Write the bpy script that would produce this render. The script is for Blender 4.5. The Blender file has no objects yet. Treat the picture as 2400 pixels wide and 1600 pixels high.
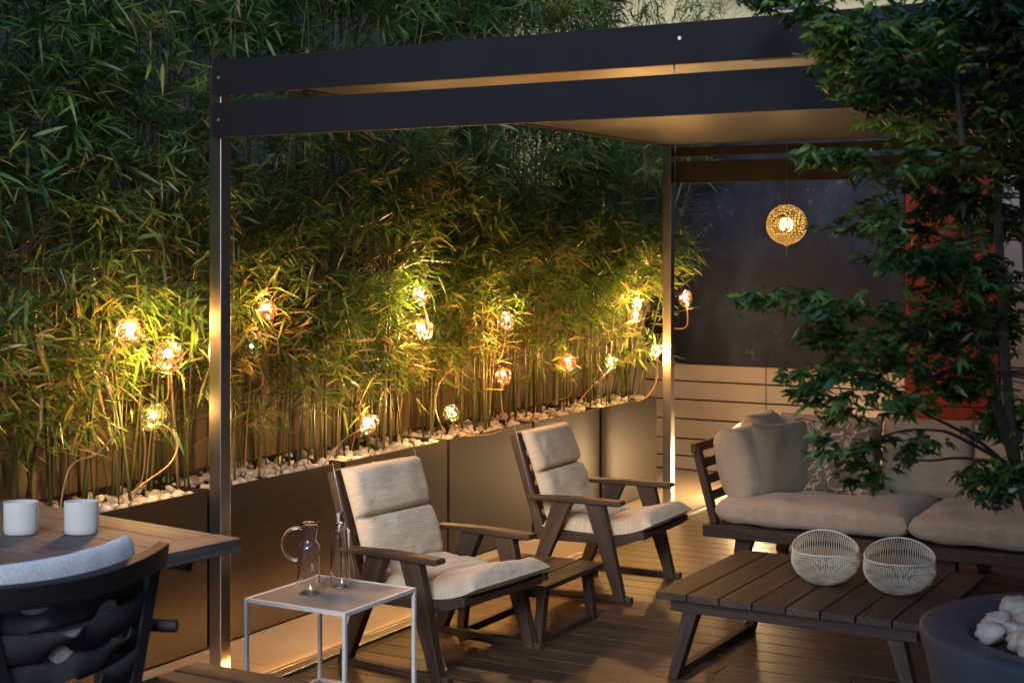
import bpy, bmesh, math, random
import numpy as np
from mathutils import Vector, Matrix, noise, Euler
random.seed(7); RS = np.random.RandomState(11)
S = bpy.context.scene
COL = S.collection
rad = math.radians
PI = math.pi

# ------------------------------------------------------------------ camera, world, sun, exposure
YAW = math.atan2(1980, 3475)
cd = bpy.data.cameras.new("camera"); cam = bpy.data.objects.new("camera", cd); COL.objects.link(cam)
cam.location = (0, 0, 1.75); cam.rotation_euler = (rad(90), 0, YAW)
cd.sensor_width = 36; cd.lens = 36 * 3475 / 2400; cd.shift_y = -216 / 2400
cd.clip_start = .1; cd.clip_end = 500
cd.dof.use_dof = True; cd.dof.focus_distance = 6.9; cd.dof.aperture_fstop = 4.6
S.camera = cam
W = bpy.data.worlds.new("World"); S.world = W; W.use_nodes = True
wn = W.node_tree.nodes; wl = W.node_tree.links
sky = wn.new('ShaderNodeTexSky'); sky.sky_type = 'NISHITA'; sky.sun_disc = False
SUN_EL, SUN_ROT = rad(26), rad(160)
sky.sun_elevation = SUN_EL; sky.sun_rotation = SUN_ROT
sky.air_density = 1.0; sky.dust_density = .3; sky.ozone_density = 3.0
bg = wn['Background']; wl.new(sky.outputs[0], bg.inputs[0]); bg.inputs[1].default_value = .17
sd = bpy.data.lights.new("sun", 'SUN'); sun = bpy.data.objects.new("sun", sd); COL.objects.link(sun)
sd.energy = 1.1; sd.angle = rad(24); sd.color = (1, .96, .90)
sun.rotation_euler = Vector((math.sin(SUN_ROT) * math.cos(SUN_EL), math.cos(SUN_ROT) * math.cos(SUN_EL), math.sin(SUN_EL))).to_track_quat('Z', 'Y').to_euler()
S.view_settings.view_transform = 'Standard'; S.view_settings.look = 'None'
S.view_settings.exposure = 1.0; S.view_settings.gamma = 1

# ------------------------------------------------------------------ helpers
def tag(o, label=None, cat=None, group=None, kind=None):
    if label: o['label'] = label
    if cat: o['category'] = cat
    if group: o['group'] = group
    if kind: o['kind'] = kind
    return o
def empty(name, loc=(0, 0, 0), rz=0, label=None, cat=None, group=None):
    o = bpy.data.objects.new(name, None); COL.objects.link(o); o.empty_display_size = .1
    o.location = loc; o.rotation_euler = (0, 0, rz)
    return tag(o, label, cat, group)
def copy_tree(o, parent=None):
    c = o.copy(); COL.objects.link(c)
    if parent: c.parent = parent
    for ch in list(o.children): copy_tree(ch, c)
    return c

class MB:
    def __init__(s): s.v = []; s.f = []; s.uv = []
    def add(s, vs, fs, uvs=None):
        b = len(s.v); s.v += [tuple(p) for p in vs]
        for i, f in enumerate(fs):
            s.f.append(tuple(b + k for k in f))
            s.uv.append(uvs[i] if uvs else [(vs[k][0] + vs[k][2] * .3, vs[k][1] + vs[k][2]) for k in f])
        return s
    def hexa(s, p, ax=None):
        # p: 8 points, bottom 0-3 ccw, top 4-7
        p = [Vector(q) for q in p]
        L = [(p[1] - p[0]).length, (p[3] - p[0]).length, (p[4] - p[0]).length]
        if ax is None: ax = L.index(max(L))
        dirs = [(p[1] - p[0]).normalized(), (p[3] - p[0]).normalized(), (p[4] - p[0]).normalized()]
        d = dirs[ax]; o = dirs[(ax + 1) % 3]; o2 = dirs[(ax + 2) % 3]
        r1, r2 = random.uniform(0, 9), random.uniform(0, 9)
        fs = [(0, 3, 2, 1), (4, 5, 6, 7), (0, 1, 5, 4), (1, 2, 6, 5), (2, 3, 7, 6), (3, 0, 4, 7)]
        uv = [[(p[k].dot(d) + r1, p[k].dot(o) + p[k].dot(o2) * .73 + r2) for k in f] for f in fs]
        return s.add(p, fs, uv)
    def box(s, x0, x1, y0, y1, z0, z1, ax=None):
        return s.hexa([(x0, y0, z0), (x1, y0, z0), (x1, y1, z0), (x0, y1, z0), (x0, y0, z1), (x1, y0, z1), (x1, y1, z1), (x0, y1, z1)], ax)
    def bar(s, a, b, w, h, up=(0, 0, 1), w2=None, h2=None):
        a, b = Vector(a), Vector(b); d = (b - a).normalized(); up = Vector(up)
        x = d.cross(up).normalized(); z = x.cross(d).normalized()
        w2 = w if w2 is None else w2; h2 = h if h2 is None else h2
        q = lambda c, w, h: [c - x * w / 2 - z * h / 2, c + x * w / 2 - z * h / 2, c + x * w / 2 + z * h / 2, c - x * w / 2 + z * h / 2]
        A = q(a, w, h); B = q(b, w2, h2)
        return s.hexa(A + B, 2)
    def slab(s, prof, y0, y1):
        # polygon in (x,z) extruded along y
        n = len(prof); r1 = random.uniform(0, 9)
        vs = [(x, y0, z) for x, z in prof] + [(x, y1, z) for x, z in prof]
        P = [Vector((x, z)) for x, z in prof]
        e = max(((P[(i + 1) % n] - P[i]) for i in range(n)), key=lambda q: q.length).normalized()
        pe = Vector((-e.y, e.x))
        fs = [tuple(range(n)), tuple(reversed(range(n, 2 * n)))] + [(i, n + i, n + (i + 1) % n, (i + 1) % n) for i in range(n)]
        uv = []
        for f in fs:
            uv.append([(Vector((vs[k][0], vs[k][2])).dot(e) + r1, Vector((vs[k][0], vs[k][2])).dot(pe) + vs[k][1] * .8 + r1) for k in f])
        return s.add(vs, fs, uv)
    def tube(s, pts, r, n=8, r2=None, cap=True, closed=False):
        pts = [Vector(p) for p in pts]; m = len(pts); vs = []; L = 0; prev = None; us = []
        for i, p in enumerate(pts):
            if closed: d = (pts[(i + 1) % m] - pts[i - 1]).normalized()
            else: d = (pts[min(i + 1, m - 1)] - pts[max(i - 1, 0)]).normalized()
            if prev is None:
                a = Vector((0, 0, 1)) if abs(d.z) < .9 else Vector((1, 0, 0)); x = d.cross(a).normalized()
            else: x = (prev - d * prev.dot(d)).normalized()
            prev = x; y = d.cross(x)
            if callable(r): rr = r(i / (m - 1))
            else: rr = r if r2 is None else r + (r2 - r) * i / (m - 1)
            if i: L += (p - pts[i - 1]).length
            us.append(L)
            for k in range(n):
                t = 2 * PI * k / n; vs.append(p + x * (math.cos(t) * rr) + y * (math.sin(t) * rr))
        fs = []; uv = []
        for i in range(m if closed else m - 1):
            for k in range(n):
                j = (i + 1) % m; k2 = (k + 1) % n
                fs.append((i * n + k, i * n + k2, j * n + k2, j * n + k))
                uv.append([(us[i], k / n * .1), (us[i], (k + 1) / n * .1), (us[j], (k + 1) / n * .1), (us[j], k / n * .1)])
        if cap and not closed:
            fs.append(tuple(reversed(range(n)))); uv.append([(0, 0)] * n)
            fs.append(tuple(range((m - 1) * n, m * n))); uv.append([(0, 0)] * n)
        return s.add(vs, fs, uv)
    def lathe(s, prof, n=32, c=(0, 0, 0), sx=1, sy=1, close=False):
        vs = []; m = len(prof)
        for r, z in prof:
            for k in range(n):
                t = 2 * PI * k / n; vs.append((c[0] + r * math.cos(t) * sx, c[1] + r * math.sin(t) * sy, c[2] + z))
        fs = [(i * n + k, i * n + (k + 1) % n, (i + 1) * n + (k + 1) % n, (i + 1) * n + k) for i in range(m - 1) for k in range(n)]
        if close: fs += [((m - 1) * n + k, (m - 1) * n + (k + 1) % n, (k + 1) % n, k) for k in range(n)]
        return s.add(vs, fs)
    def grid(s, P, closed_u=False):
        # P: 2D list of points
        a, b = len(P), len(P[0]); vs = [q for row in P for q in row]
        fs = [(i * b + j, i * b + j + 1, (i + 1) * b + j + 1, (i + 1) * b + j) for i in range(a - 1) for j in range(b - 1)]
        return s.add(vs, fs)
    def ico(s, c, r, sub=1, sc=(1, 1, 1), jit=0, seed=0, rot=None):
        bm = bmesh.new(); bmesh.ops.create_icosphere(bm, subdivisions=sub, radius=1)
        R = (rot or Euler((0, 0, 0))).to_matrix()
        vs = []
        for v in bm.verts:
            q = v.co.copy()
            if jit: q *= 1 + jit * noise.noise(q * 1.6 + Vector((seed, seed * .37, 0)))
            q = R @ Vector((q.x * sc[0] * r, q.y * sc[1] * r, q.z * sc[2] * r)); vs.append(q + Vector(c))
        fs = [tuple(v.index for v in f.verts) for f in bm.faces]; bm.free()
        return s.add(vs, fs)
    def build(s, name, mat, parent=None, smooth=False, bevel=0, loc=None, weld=False, angle=None):
        me = bpy.data.meshes.new(name); me.from_pydata(s.v, [], s.f)
        uvl = me.uv_layers.new(name="UVMap")
        flat = [c for f in s.uv for q in f for c in q]; uvl.data.foreach_set('uv', flat)
        me.materials.append(mat)
        if smooth: me.polygons.foreach_set('use_smooth', [True] * len(me.polygons))
        if angle and smooth: me.set_sharp_from_angle(angle=rad(angle))
        o = bpy.data.objects.new(name, me); COL.objects.link(o)
        if parent: o.parent = parent
        if loc: o.location = loc
        if bevel:
            b = o.modifiers.new('bevel', 'BEVEL'); b.width = bevel; b.segments = 2; b.limit_method = 'ANGLE'; b.angle_limit = rad(35)
        return o

# ------------------------------------------------------------------ materials
def newmat(name):
    m = bpy.data.materials.new(name); m.use_nodes = True
    return m, m.node_tree.nodes, m.node_tree.links, m.node_tree.nodes['Principled BSDF']
def ramp(n, l, src, stops):
    r = n.new('ShaderNodeValToRGB'); e = r.color_ramp.elements
    e[0].position, e[0].color = stops[0][0], (*stops[0][1], 1); e[1].position, e[1].color = stops[-1][0], (*stops[-1][1], 1)
    for p, c in stops[1:-1]:
        q = e.new(p); q.color = (*c, 1)
    l.new(src, r.inputs[0]); return r
def coord(n, l, kind='Object', scale=(1, 1, 1)):
    t = n.new('ShaderNodeTexCoord'); m = n.new('ShaderNodeMapping'); m.inputs['Scale'].default_value = scale
    l.new(t.outputs[kind], m.inputs[0]); return m.outputs[0]
def tex(n, l, vec, scale, detail=4, rough=.6, dist=0):
    t = n.new('ShaderNodeTexNoise'); t.inputs['Scale'].default_value = scale; t.inputs['Detail'].default_value = detail
    t.inputs['Roughness'].default_value = rough; t.inputs['Distortion'].default_value = dist; l.new(vec, t.inputs['Vector']); return t.outputs[0]
def bump(n, l, src, b, strength=.3, dist=.01, prev=None):
    q = n.new('ShaderNodeBump'); q.inputs['Strength'].default_value = strength; q.inputs['Distance'].default_value = dist
    l.new(src, q.inputs['Height'])
    if prev: l.new(prev.outputs[0], q.inputs['Normal'])
    if b: l.new(q.outputs[0], b.inputs['Normal'])
    return q
def noisy(name, c1, c2, scale=8, rough=.6, metal=0, bs=.15, bscale=60, kind='Object', stretch=(1, 1, 1), spec=None, rvar=.12):
    m, n, l, b = newmat(name); v = coord(n, l, kind, stretch)
    t = tex(n, l, v, scale, 6); r = ramp(n, l, t, [(.3, c1), (.7, c2)]); l.new(r.outputs[0], b.inputs['Base Color'])
    b.inputs['Metallic'].default_value = metal
    mr = n.new('ShaderNodeMapRange'); mr.inputs['To Min'].default_value = rough - rvar; mr.inputs['To Max'].default_value = rough + rvar
    l.new(tex(n, l, v, scale * 2.3, 5), mr.inputs[0]); l.new(mr.outputs[0], b.inputs['Roughness'])
    if spec is not None: b.inputs['Specular IOR Level'].default_value = spec
    if bs: bump(n, l, tex(n, l, v, bscale, 4), b, bs, .004)
    return m
def wood(name, dark, mid, light, rough=.6, coat=0, fine=1.0):
    m, n, l, b = newmat(name)
    v = coord(n, l, 'UV', (1.6, 26 * fine, 1)); v2 = coord(n, l, 'UV', (3, 120 * fine, 1)); v3 = coord(n, l, 'UV', (.7, 3.0, 1))
    g = tex(n, l, v, 1.5, 6, .65, .6); g2 = tex(n, l, v2, 2, 3); g3 = tex(n, l, v3, 1.2, 3)
    r = ramp(n, l, g, [(.3, dark), (.5, mid), (.72, light)])
    mx = n.new('ShaderNodeMix'); mx.data_type = 'RGBA'; mx.blend_type = 'MULTIPLY'; mx.inputs[0].default_value = .75
    r2 = ramp(n, l, g2, [(.35, (.55, .52, .5)), (.6, (1, 1, 1))])
    l.new(r.outputs[0], mx.inputs[6]); l.new(r2.outputs[0], mx.inputs[7])
    mx2 = n.new('ShaderNodeMix'); mx2.data_type = 'RGBA'; mx2.blend_type = 'MULTIPLY'; mx2.inputs[0].default_value = .8
    r3 = ramp(n, l, g3, [(.3, (.6, .6, .62)), (.7, (1.15, 1.1, 1.05))])
    l.new(mx.outputs[2], mx2.inputs[6]); l.new(r3.outputs[0], mx2.inputs[7])
    geo = n.new('ShaderNodeNewGeometry'); mr = n.new('ShaderNodeMapRange'); mr.inputs['To Min'].default_value = .72; mr.inputs['To Max'].default_value = 1.2
    l.new(geo.outputs['Random Per Island'], mr.inputs[0])
    mx3 = n.new('ShaderNodeMix'); mx3.data_type = 'RGBA'; mx3.blend_type = 'MULTIPLY'; mx3.inputs[0].default_value = 1
    l.new(mx2.outputs[2], mx3.inputs[6]); l.new(mr.outputs[0], mx3.inputs[7]); l.new(mx3.outputs[2], b.inputs['Base Color'])
    rr = n.new('ShaderNodeMapRange'); rr.inputs['To Min'].default_value = rough - .1; rr.inputs['To Max'].default_value = rough + .15
    l.new(g3, rr.inputs[0]); l.new(rr.outputs[0], b.inputs['Roughness'])
    q = bump(n, l, g2, None, .35, .0015); bump(n, l, g, b, .4, .002, q)
    return m
def fabric(name, c1, c2, weave=420, streak=True, rough=.95, tint=None):
    m, n, l, b = newmat(name); v = coord(n, l, 'UV', (1, 1, 1)); vs = coord(n, l, 'UV', (6, 90, 1)); vo = coord(n, l, 'Object')
    t = tex(n, l, vs, 2.2, 4, .7); t2 = tex(n, l, vo, 5, 4)
    ma = n.new('ShaderNodeMath'); ma.operation = 'MULTIPLY_ADD'; l.new(t, ma.inputs[0]); ma.inputs[1].default_value = .75; 
    mb = n.new('ShaderNodeMath'); mb.operation = 'MULTIPLY'; l.new(t2, mb.inputs[0]); mb.inputs[1].default_value = .25; l.new(mb.outputs[0], ma.inputs[2])
    r = ramp(n, l, ma.outputs[0], [(.36, c1), (.62, c2)]); l.new(r.outputs[0], b.inputs['Base Color'])
    b.inputs['Roughness'].default_value = rough; b.inputs['Specular IOR Level'].default_value = .15
    b.inputs['Sheen Weight'].default_value = .25; b.inputs['Sheen Roughness'].default_value = .5
    fine = tex(n, l, v, weave, 2); q = bump(n, l, fine, None, .35, .002); q2 = bump(n, l, t, None, .25, .003, q)
    wr = tex(n, l, vo, 7, 4, .55, .8); bump(n, l, wr, b, .32, .03, q2)
    return m
def emit(name, col, st):
    m, n, l, b = newmat(name); e = n.new('ShaderNodeEmission'); e.inputs[0].default_value = (*col, 1); e.inputs[1].default_value = st
    l.new(e.outputs[0], n['Material Output'].inputs[0]); n.remove(b); return m

WARM = (1.0, .60, .24)
M = {}
M['teak'] = wood('teak', (.035, .021, .014), (.075, .045, .030), (.135, .082, .055))
M['teak_dark'] = wood('teak_dark', (.028, .018, .013), (.05, .031, .022), (.085, .054, .038))
M['teak_grey'] = wood('teak_grey', (.045, .042, .044), (.085, .08, .082), (.15, .143, .145), .65)
M['deck'] = wood('deck', (.055, .034, .022), (.105, .066, .042), (.165, .105, .07), .42)
M['ebony'] = wood('ebony', (.010, .010, .013), (.018, .018, .024), (.034, .034, .044), .6)
M['linen'] = fabric('linen', (.49, .395, .285), (.74, .62, .46))
M['canvas'] = fabric('canvas', (.32, .265, .205), (.43, .36, .285))
M['olive'] = fabric('olive', (.18, .16, .12), (.25, .225, .17))
M['strap'] = noisy('strap', (.022, .024, .030), (.042, .046, .054), 30, .7, 0, .3, 260)
M['blue_fabric'] = noisy('blue_fabric', (.44, .50, .54), (.74, .79, .80), 130, .95, 0, .8, 230)
M['anthracite'] = noisy('anthracite', (.0055, .0050, .0078), (.0085, .0078, .0110), 3, .6, 0, .05, 200, rvar=.08, spec=.18)
M['frame_brown'] = noisy('frame_brown', (.003, .0026, .0026), (.005, .0044, .0044), 4, .65, 0, .05, 200)
M['bronze'] = noisy('bronze', (.019, .015, .012), (.027, .022, .017), 1.3, .5, .3, .04, 300, rvar=.05)
M['bronze_in'] = noisy('bronze_in', (.03, .024, .018), (.05, .04, .03), 4, .6)
M['stone'] = noisy('stone', (.20, .19, .17), (.44, .42, .39), 14, .7, 0, .5, 45)
M['soil'] = noisy('soil', (.012, .009, .007), (.03, .022, .016), 20, .95, 0, .8, 50)
M['plaster'] = noisy('plaster', (.13, .11, .095), (.19, .16, .135), 2.2, .9, 0, .25, 40)
M['coping'] = noisy('coping', (.16, .15, .15), (.24, .23, .225), 6, .8, 0, .3, 40)
M['screen'] = noisy('screen', (.012, .013, .016), (.022, .023, .028), 6, .8)
M['board'] = noisy('board', (.25, .225, .205), (.30, .265, .24), 1.6, .7, 0, .12, 90)
M['board_grey'] = noisy('board_grey', (.09, .092, .11), (.12, .122, .145), 1.6, .7, 0, .12, 90)
M['pale'] = noisy('pale', (.40, .33, .235), (.50, .42, .31), 2.0, .36, 0, .03, 40, rvar=.08)
M['ground'] = noisy('ground', (.04, .038, .035), (.07, .065, .06), 3, .9)
M['joint'] = noisy('joint', (.01, .01, .01), (.02, .018, .016), 10, .9)
M['alu'] = noisy('alu', (.45, .45, .45), (.55, .55, .54), 8, .35, .9, .05, 100)
M['white_metal'] = noisy('white_metal', (.62, .64, .64), (.72, .73, .72), 10, .4, 0, .05, 150)
M['tabletop'] = noisy('tabletop', (.175, .18, .185), (.23, .235, .24), 5, .4, .0, .08, 220)
M['ceramic'] = noisy('ceramic', (.42, .44, .44), (.49, .50, .49), 5, .5, 0, .03, 60)
M['pot'] = noisy('pot', (.030, .040, .062), (.045, .058, .085), 5, .5, 0, .1, 80)
M['rope'] = noisy('rope', (.60, .56, .45), (.76, .72, .60), 40, .75, 0, .4, 300)
M['cable'] = noisy('cable', (.30, .16, .08), (.42, .24, .12), 20, .45, .3)
M['cream_wall'] = noisy('cream_wall', (.42, .35, .19), (.55, .46, .27), .7, .9, 0, .2, 10)
M['sky_screen_dark'] = noisy('sky_screen_dark', (.008, .010, .009), (.016, .019, .017), 1, .9, 0, .2, 20)
M['roof_dark'] = noisy('roof_dark', (.03, .028, .028), (.05, .045, .045), 4, .8)
M['bark'] = noisy('bark', (.012, .010, .010), (.03, .026, .024), 18, .85, 0, .6, 60)
M['brass'] = noisy('brass', (.45, .33, .15), (.6, .45, .22), 20, .35, .9)
M['bulb'] = emit('bulb', (1.0, .51, .165), 2100)
M['bulb_dim'] = emit('bulb_dim', (1.0, .8, .5), 60)
M['pendant_bulb'] = emit('pendant_bulb', (1.0, .76, .44), 11)
M['lantern'] = emit('lantern', (1.0, .66, .32), 1.3)
M['lantern_small'] = emit('lantern_small', (1.0, .62, .28), 58)
M['led'] = emit('led', (1.0, .45, .13), 58)

def steel():
    m, n, l, b = newmat('steel'); v = coord(n, l, 'Object', (60, 60, .6)); t = tex(n, l, v, 6, 4)
    r = ramp(n, l, t, [(.3, (.36, .35, .35)), (.7, (.5, .49, .48))]); l.new(r.outputs[0], b.inputs['Base Color'])
    b.inputs['Metallic'].default_value = 1; b.inputs['Roughness'].default_value = .27
    bump(n, l, t, b, .12, .002); return m
M['steel'] = steel()
def soffit():
    m, n, l, b = newmat('soffit'); v = coord(n, l, 'Object', (.6, 9, 1)); t = tex(n, l, v, 3, 5, .6, .4)
    r = ramp(n, l, t, [(.3, (.052, .06, .076)), (.7, (.070, .080, .10))]); l.new(r.outputs[0], b.inputs['Base Color'])
    b.inputs['Roughness'].default_value = .38; bump(n, l, t, b, .15, .01); return m
M['soffit'] = soffit()
def slate():
    m, n, l, b = newmat('slate'); v = coord(n, l, 'Object'); vs = coord(n, l, 'Object', (1.3, 1, .9))
    t = tex(n, l, vs, 1.6, 8, .68, .5); r = ramp(n, l, t, [(.36, (.0008, .0025, .010)), (.5, (.003, .007, .020)), (.68, (.013, .025, .05))])
    t2 = tex(n, l, v, 14, 6, .7); r2 = ramp(n, l, t2, [(.58, (0, 0, 0)), (.66, (1, 1, 1))])
    mk = tex(n, l, v, 1.1, 3); r3 = ramp(n, l, mk, [(.5, (0, 0, 0)), (.62, (1, 1, 1))])
    mm = n.new('ShaderNodeMath'); mm.operation = 'MULTIPLY'; l.new(r2.outputs[0], mm.inputs[0]); l.new(r3.outputs[0], mm.inputs[1])
    mx = n.new('ShaderNodeMix'); mx.data_type = 'RGBA'; l.new(mm.outputs[0], mx.inputs[0]); l.new(r.outputs[0], mx.inputs[6]); mx.inputs[7].default_value = (.08, .08, .10, 1)
    l.new(mx.outputs[2], b.inputs['Base Color'])
    mr = n.new('ShaderNodeMapRange'); mr.inputs['To Min'].default_value = .5; mr.inputs['To Max'].default_value = .85; l.new(t, mr.inputs[0]); l.new(mr.outputs[0], b.inputs['Roughness'])
    b.inputs['Specular IOR Level'].default_value = .25; bump(n, l, t2, b, .25, .006); return m
M['slate'] = slate()
def rust():
    m, n, l, b = newmat('rust'); v = coord(n, l, 'Object', (3, 3, .8)); t = tex(n, l, v, 3, 8, .7)
    r = ramp(n, l, t, [(.3, (.05, .006, .003)), (.5, (.09, .012, .005)), (.75, (.14, .024, .009))]); b.inputs['Specular IOR Level'].default_value = .15; l.new(r.outputs[0], b.inputs['Base Color'])
    b.inputs['Roughness'].default_value = .75; bump(n, l, t, b, .3, .004); return m
M['rust'] = rust()
def patterned():
    m, n, l, b = newmat('patterned'); v = coord(n, l, 'UV', (1, 1, 1))
    w = tex(n, l, v, 7, 3, .6, 1.2); r0 = n.new('ShaderNodeMapRange'); l.new(w, r0.inputs[0])
    s1 = n.new('ShaderNodeMath'); s1.operation = 'SUBTRACT'; l.new(w, s1.inputs[0]); s1.inputs[1].default_value = .5
    s2 = n.new('ShaderNodeMath'); s2.operation = 'ABSOLUTE'; l.new(s1.outputs[0], s2.inputs[0])
    v2 = tex(n, l, v, 13, 2, .5, .8)
    s3 = n.new('ShaderNodeMath'); s3.operation = 'MULTIPLY_ADD'; l.new(v2, s3.inputs[0]); s3.inputs[1].default_value = .06; l.new(s2.outputs[0], s3.inputs[2])
    r = ramp(n, l, s3.outputs[0], [(.046, (.46, .38, .31)), (.056, (.15, .115, .09))]); l.new(r.outputs[0], b.inputs['Base Color'])
    b.inputs['Roughness'].default_value = .95; bump(n, l, tex(n, l, v, 380, 2), b, .3, .002); return m
M['patterned'] = patterned()
def leaf(name, stops, trans=.45, rough=.4):
    m, n, l, b = newmat(name); a = n.new('ShaderNodeAttribute'); a.attribute_name = 'tone'
    r = ramp(n, l, a.outputs['Fac'], stops)
    b.inputs['Roughness'].default_value = rough; b.inputs['Specular IOR Level'].default_value = .5
    l.new(r.outputs[0], b.inputs['Base Color'])
    t = n.new('ShaderNodeBsdfTranslucent'); g = n.new('ShaderNodeMix'); g.data_type = 'RGBA'; g.blend_type = 'MULTIPLY'; g.inputs[0].default_value = 1
    l.new(r.outputs[0], g.inputs[6]); g.inputs[7].default_value = (1.5, 1.5, .7, 1); l.new(g.outputs[2], t.inputs[0])
    mx = n.new('ShaderNodeMixShader'); mx.inputs[0].default_value = trans
    l.new(b.outputs[0], mx.inputs[1]); l.new(t.outputs[0], mx.inputs[2]); l.new(mx.outputs[0], n['Material Output'].inputs[0])
    return m
M['bamboo_leaf'] = leaf('bamboo_leaf', [(0, (.018, .055, .018)), (.35, (.046, .118, .032)), (.65, (.092, .175, .038)), (.88, (.18, .21, .05)), (1, (.30, .23, .12))])
M['maple_leaf'] = leaf('maple_leaf', [(0, (.014, .038, .012)), (.5, (.04, .095, .02)), (1, (.14, .24, .04))], .38, .38)
def culmmat():
    m, n, l, b = newmat('culm'); v = coord(n, l, 'UV', (1, 1, 1)); w = n.new('ShaderNodeTexWave'); w.inputs['Scale'].default_value = 1.25; w.bands_direction = 'X'
    w.wave_profile = 'SAW'; l.new(v, w.inputs[0]); oi = n.new('ShaderNodeObjectInfo')
    r = ramp(n, l, oi.outputs['Random'], [(0, (.035, .055, .015)), (.5, (.075, .085, .025)), (1, (.12, .095, .04))])
    r2 = ramp(n, l, w.outputs[0], [(0, (.35, .3, .25)), (.06, (1, 1, 1)), (.97, (1, 1, 1))])
    mx = n.new('ShaderNodeMix'); mx.data_type = 'RGBA'; mx.blend_type = 'MULTIPLY'; mx.inputs[0].default_value = 1
    l.new(r.outputs[0], mx.inputs[6]); l.new(r2.outputs[0], mx.inputs[7]); l.new(mx.outputs[2], b.inputs['Base Color'])
    b.inputs['Roughness'].default_value = .4; return m
M['culm'] = culmmat()
def glass(name, col=(1, 1, 1), ior=1.45):
    m, n, l, b = newmat(name); b.inputs['Base Color'].default_value = (*col, 1); b.inputs['Roughness'].default_value = 0.0
    b.inputs['Transmission Weight'].default_value = 1; b.inputs['IOR'].default_value = ior; return m
M['glass'] = glass('glass')
def shade(name, col, edge, dens=.5):
    # crackled thin glass: clear cells, darker / brighter fissures that catch the light
    m, n, l, b = newmat(name); v = coord(n, l, 'Object')
    vo = n.new('ShaderNodeTexVoronoi'); vo.feature = 'DISTANCE_TO_EDGE'; vo.inputs['Scale'].default_value = 32; l.new(v, vo.inputs['Vector'])
    r = ramp(n, l, vo.outputs['Distance'], [(.03, (1, 1, 1)), (.16, (0, 0, 0))])
    tr = n.new('ShaderNodeBsdfTransparent'); tr.inputs[0].default_value = (*col, 1)
    tl = n.new('ShaderNodeBsdfTranslucent'); tl.inputs[0].default_value = (*edge, 1)
    gl = n.new('ShaderNodeBsdfGlossy'); gl.inputs['Roughness'].default_value = .12; gl.inputs[0].default_value = (.9, .9, .9, 1)
    fr = n.new('ShaderNodeMixShader'); mp = n.new('ShaderNodeMapRange'); mp.inputs['To Min'].default_value = .03; mp.inputs['To Max'].default_value = dens
    l.new(r.outputs[0], mp.inputs[0]); l.new(mp.outputs[0], fr.inputs[0]); l.new(tr.outputs[0], fr.inputs[1]); l.new(tl.outputs[0], fr.inputs[2])
    m2 = n.new('ShaderNodeMixShader'); m2.inputs[0].default_value = .1; l.new(fr.outputs[0], m2.inputs[1]); l.new(gl.outputs[0], m2.inputs[2])
    bq = bump(n, l, vo.outputs['Distance'], None, 1, .01); l.new(bq.outputs[0], gl.inputs['Normal'])
    l.new(m2.outputs[0], n['Material Output'].inputs[0]); n.remove(b); return m
M['shade_clear'] = shade('shade_clear', (1, .97, .92), (.011, .008, .005), .6)
M['shade_copper'] = shade('shade_copper', (.98, .72, .5), (.017, .006, .0025), .75)
M['shade_green'] = shade('shade_green', (.94, 1, .8), (.007, .010, .004), .55)
def pshade():
    m, n, l, b = newmat('pendant_glass'); v = coord(n, l, 'Object')
    vo = n.new('ShaderNodeTexVoronoi'); vo.feature = 'DISTANCE_TO_EDGE'; vo.inputs['Scale'].default_value = 60; vo.inputs['Randomness'].default_value = .55; l.new(v, vo.inputs['Vector'])
    r = ramp(n, l, vo.outputs['Distance'], [(.08, (1, 1, 1)), (.26, (0, 0, 0))])
    tr = n.new('ShaderNodeBsdfTransparent'); tr.inputs[0].default_value = (1, .86, .55, 1)
    tl = n.new('ShaderNodeBsdfTranslucent'); tl.inputs[0].default_value = (.85, .62, .22, 1)
    df = n.new('ShaderNodeBsdfPrincipled'); df.inputs['Base Color'].default_value = (.16, .11, .05, 1); df.inputs['Metallic'].default_value = .6; df.inputs['Roughness'].default_value = .35
    a = n.new('ShaderNodeMixShader'); a.inputs[0].default_value = .5; l.new(tr.outputs[0], a.inputs[1]); l.new(tl.outputs[0], a.inputs[2])
    c = n.new('ShaderNodeMixShader'); l.new(r.outputs[0], c.inputs[0]); l.new(a.outputs[0], c.inputs[1]); l.new(df.outputs[0], c.inputs[2])
    bq = bump(n, l, vo.outputs['Distance'], df, 1, .02)
    l.new(c.outputs[0], n['Material Output'].inputs[0]); return m
M['pendant_glass'] = pshade()

# ------------------------------------------------------------------ setting: ground, deck, paving
g = MB(); g.box(-150, 150, -150, 200, -.3, -.13, 0); tag(g.build('ground', M['ground']), kind='structure')
PX = -4.382           # planter front plane
TX = -3.84            # inner edge of paving strip / deck trim
DY = 9.40             # rear edge of the deck
# deck boards run along x
d = MB(); y = .9; bw = .142; gap = .006; i = 0
random.seed(3)
while y < DY - .01:
    y1 = min(y + bw - gap, DY); x = TX + .075 - random.uniform(0, 2.2) if False else TX + .075
    first = random.uniform(.6, 2.6); xx = x
    while xx < 3.0:
        xe = min(xx + (first if xx == x else 2.6), 3.0)
        d.box(xx, xe - .004, y, y1, -.03, 0, 0); xx = xe
    y += bw
tag(d.build('deck', M['deck'], bevel=.0025), kind='structure')
u = MB(); u.box(TX + .05, 3.0, .8, DY, -.12, -.045); tag(u.build('deck_underlay', M['joint']), kind='structure')
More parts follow.
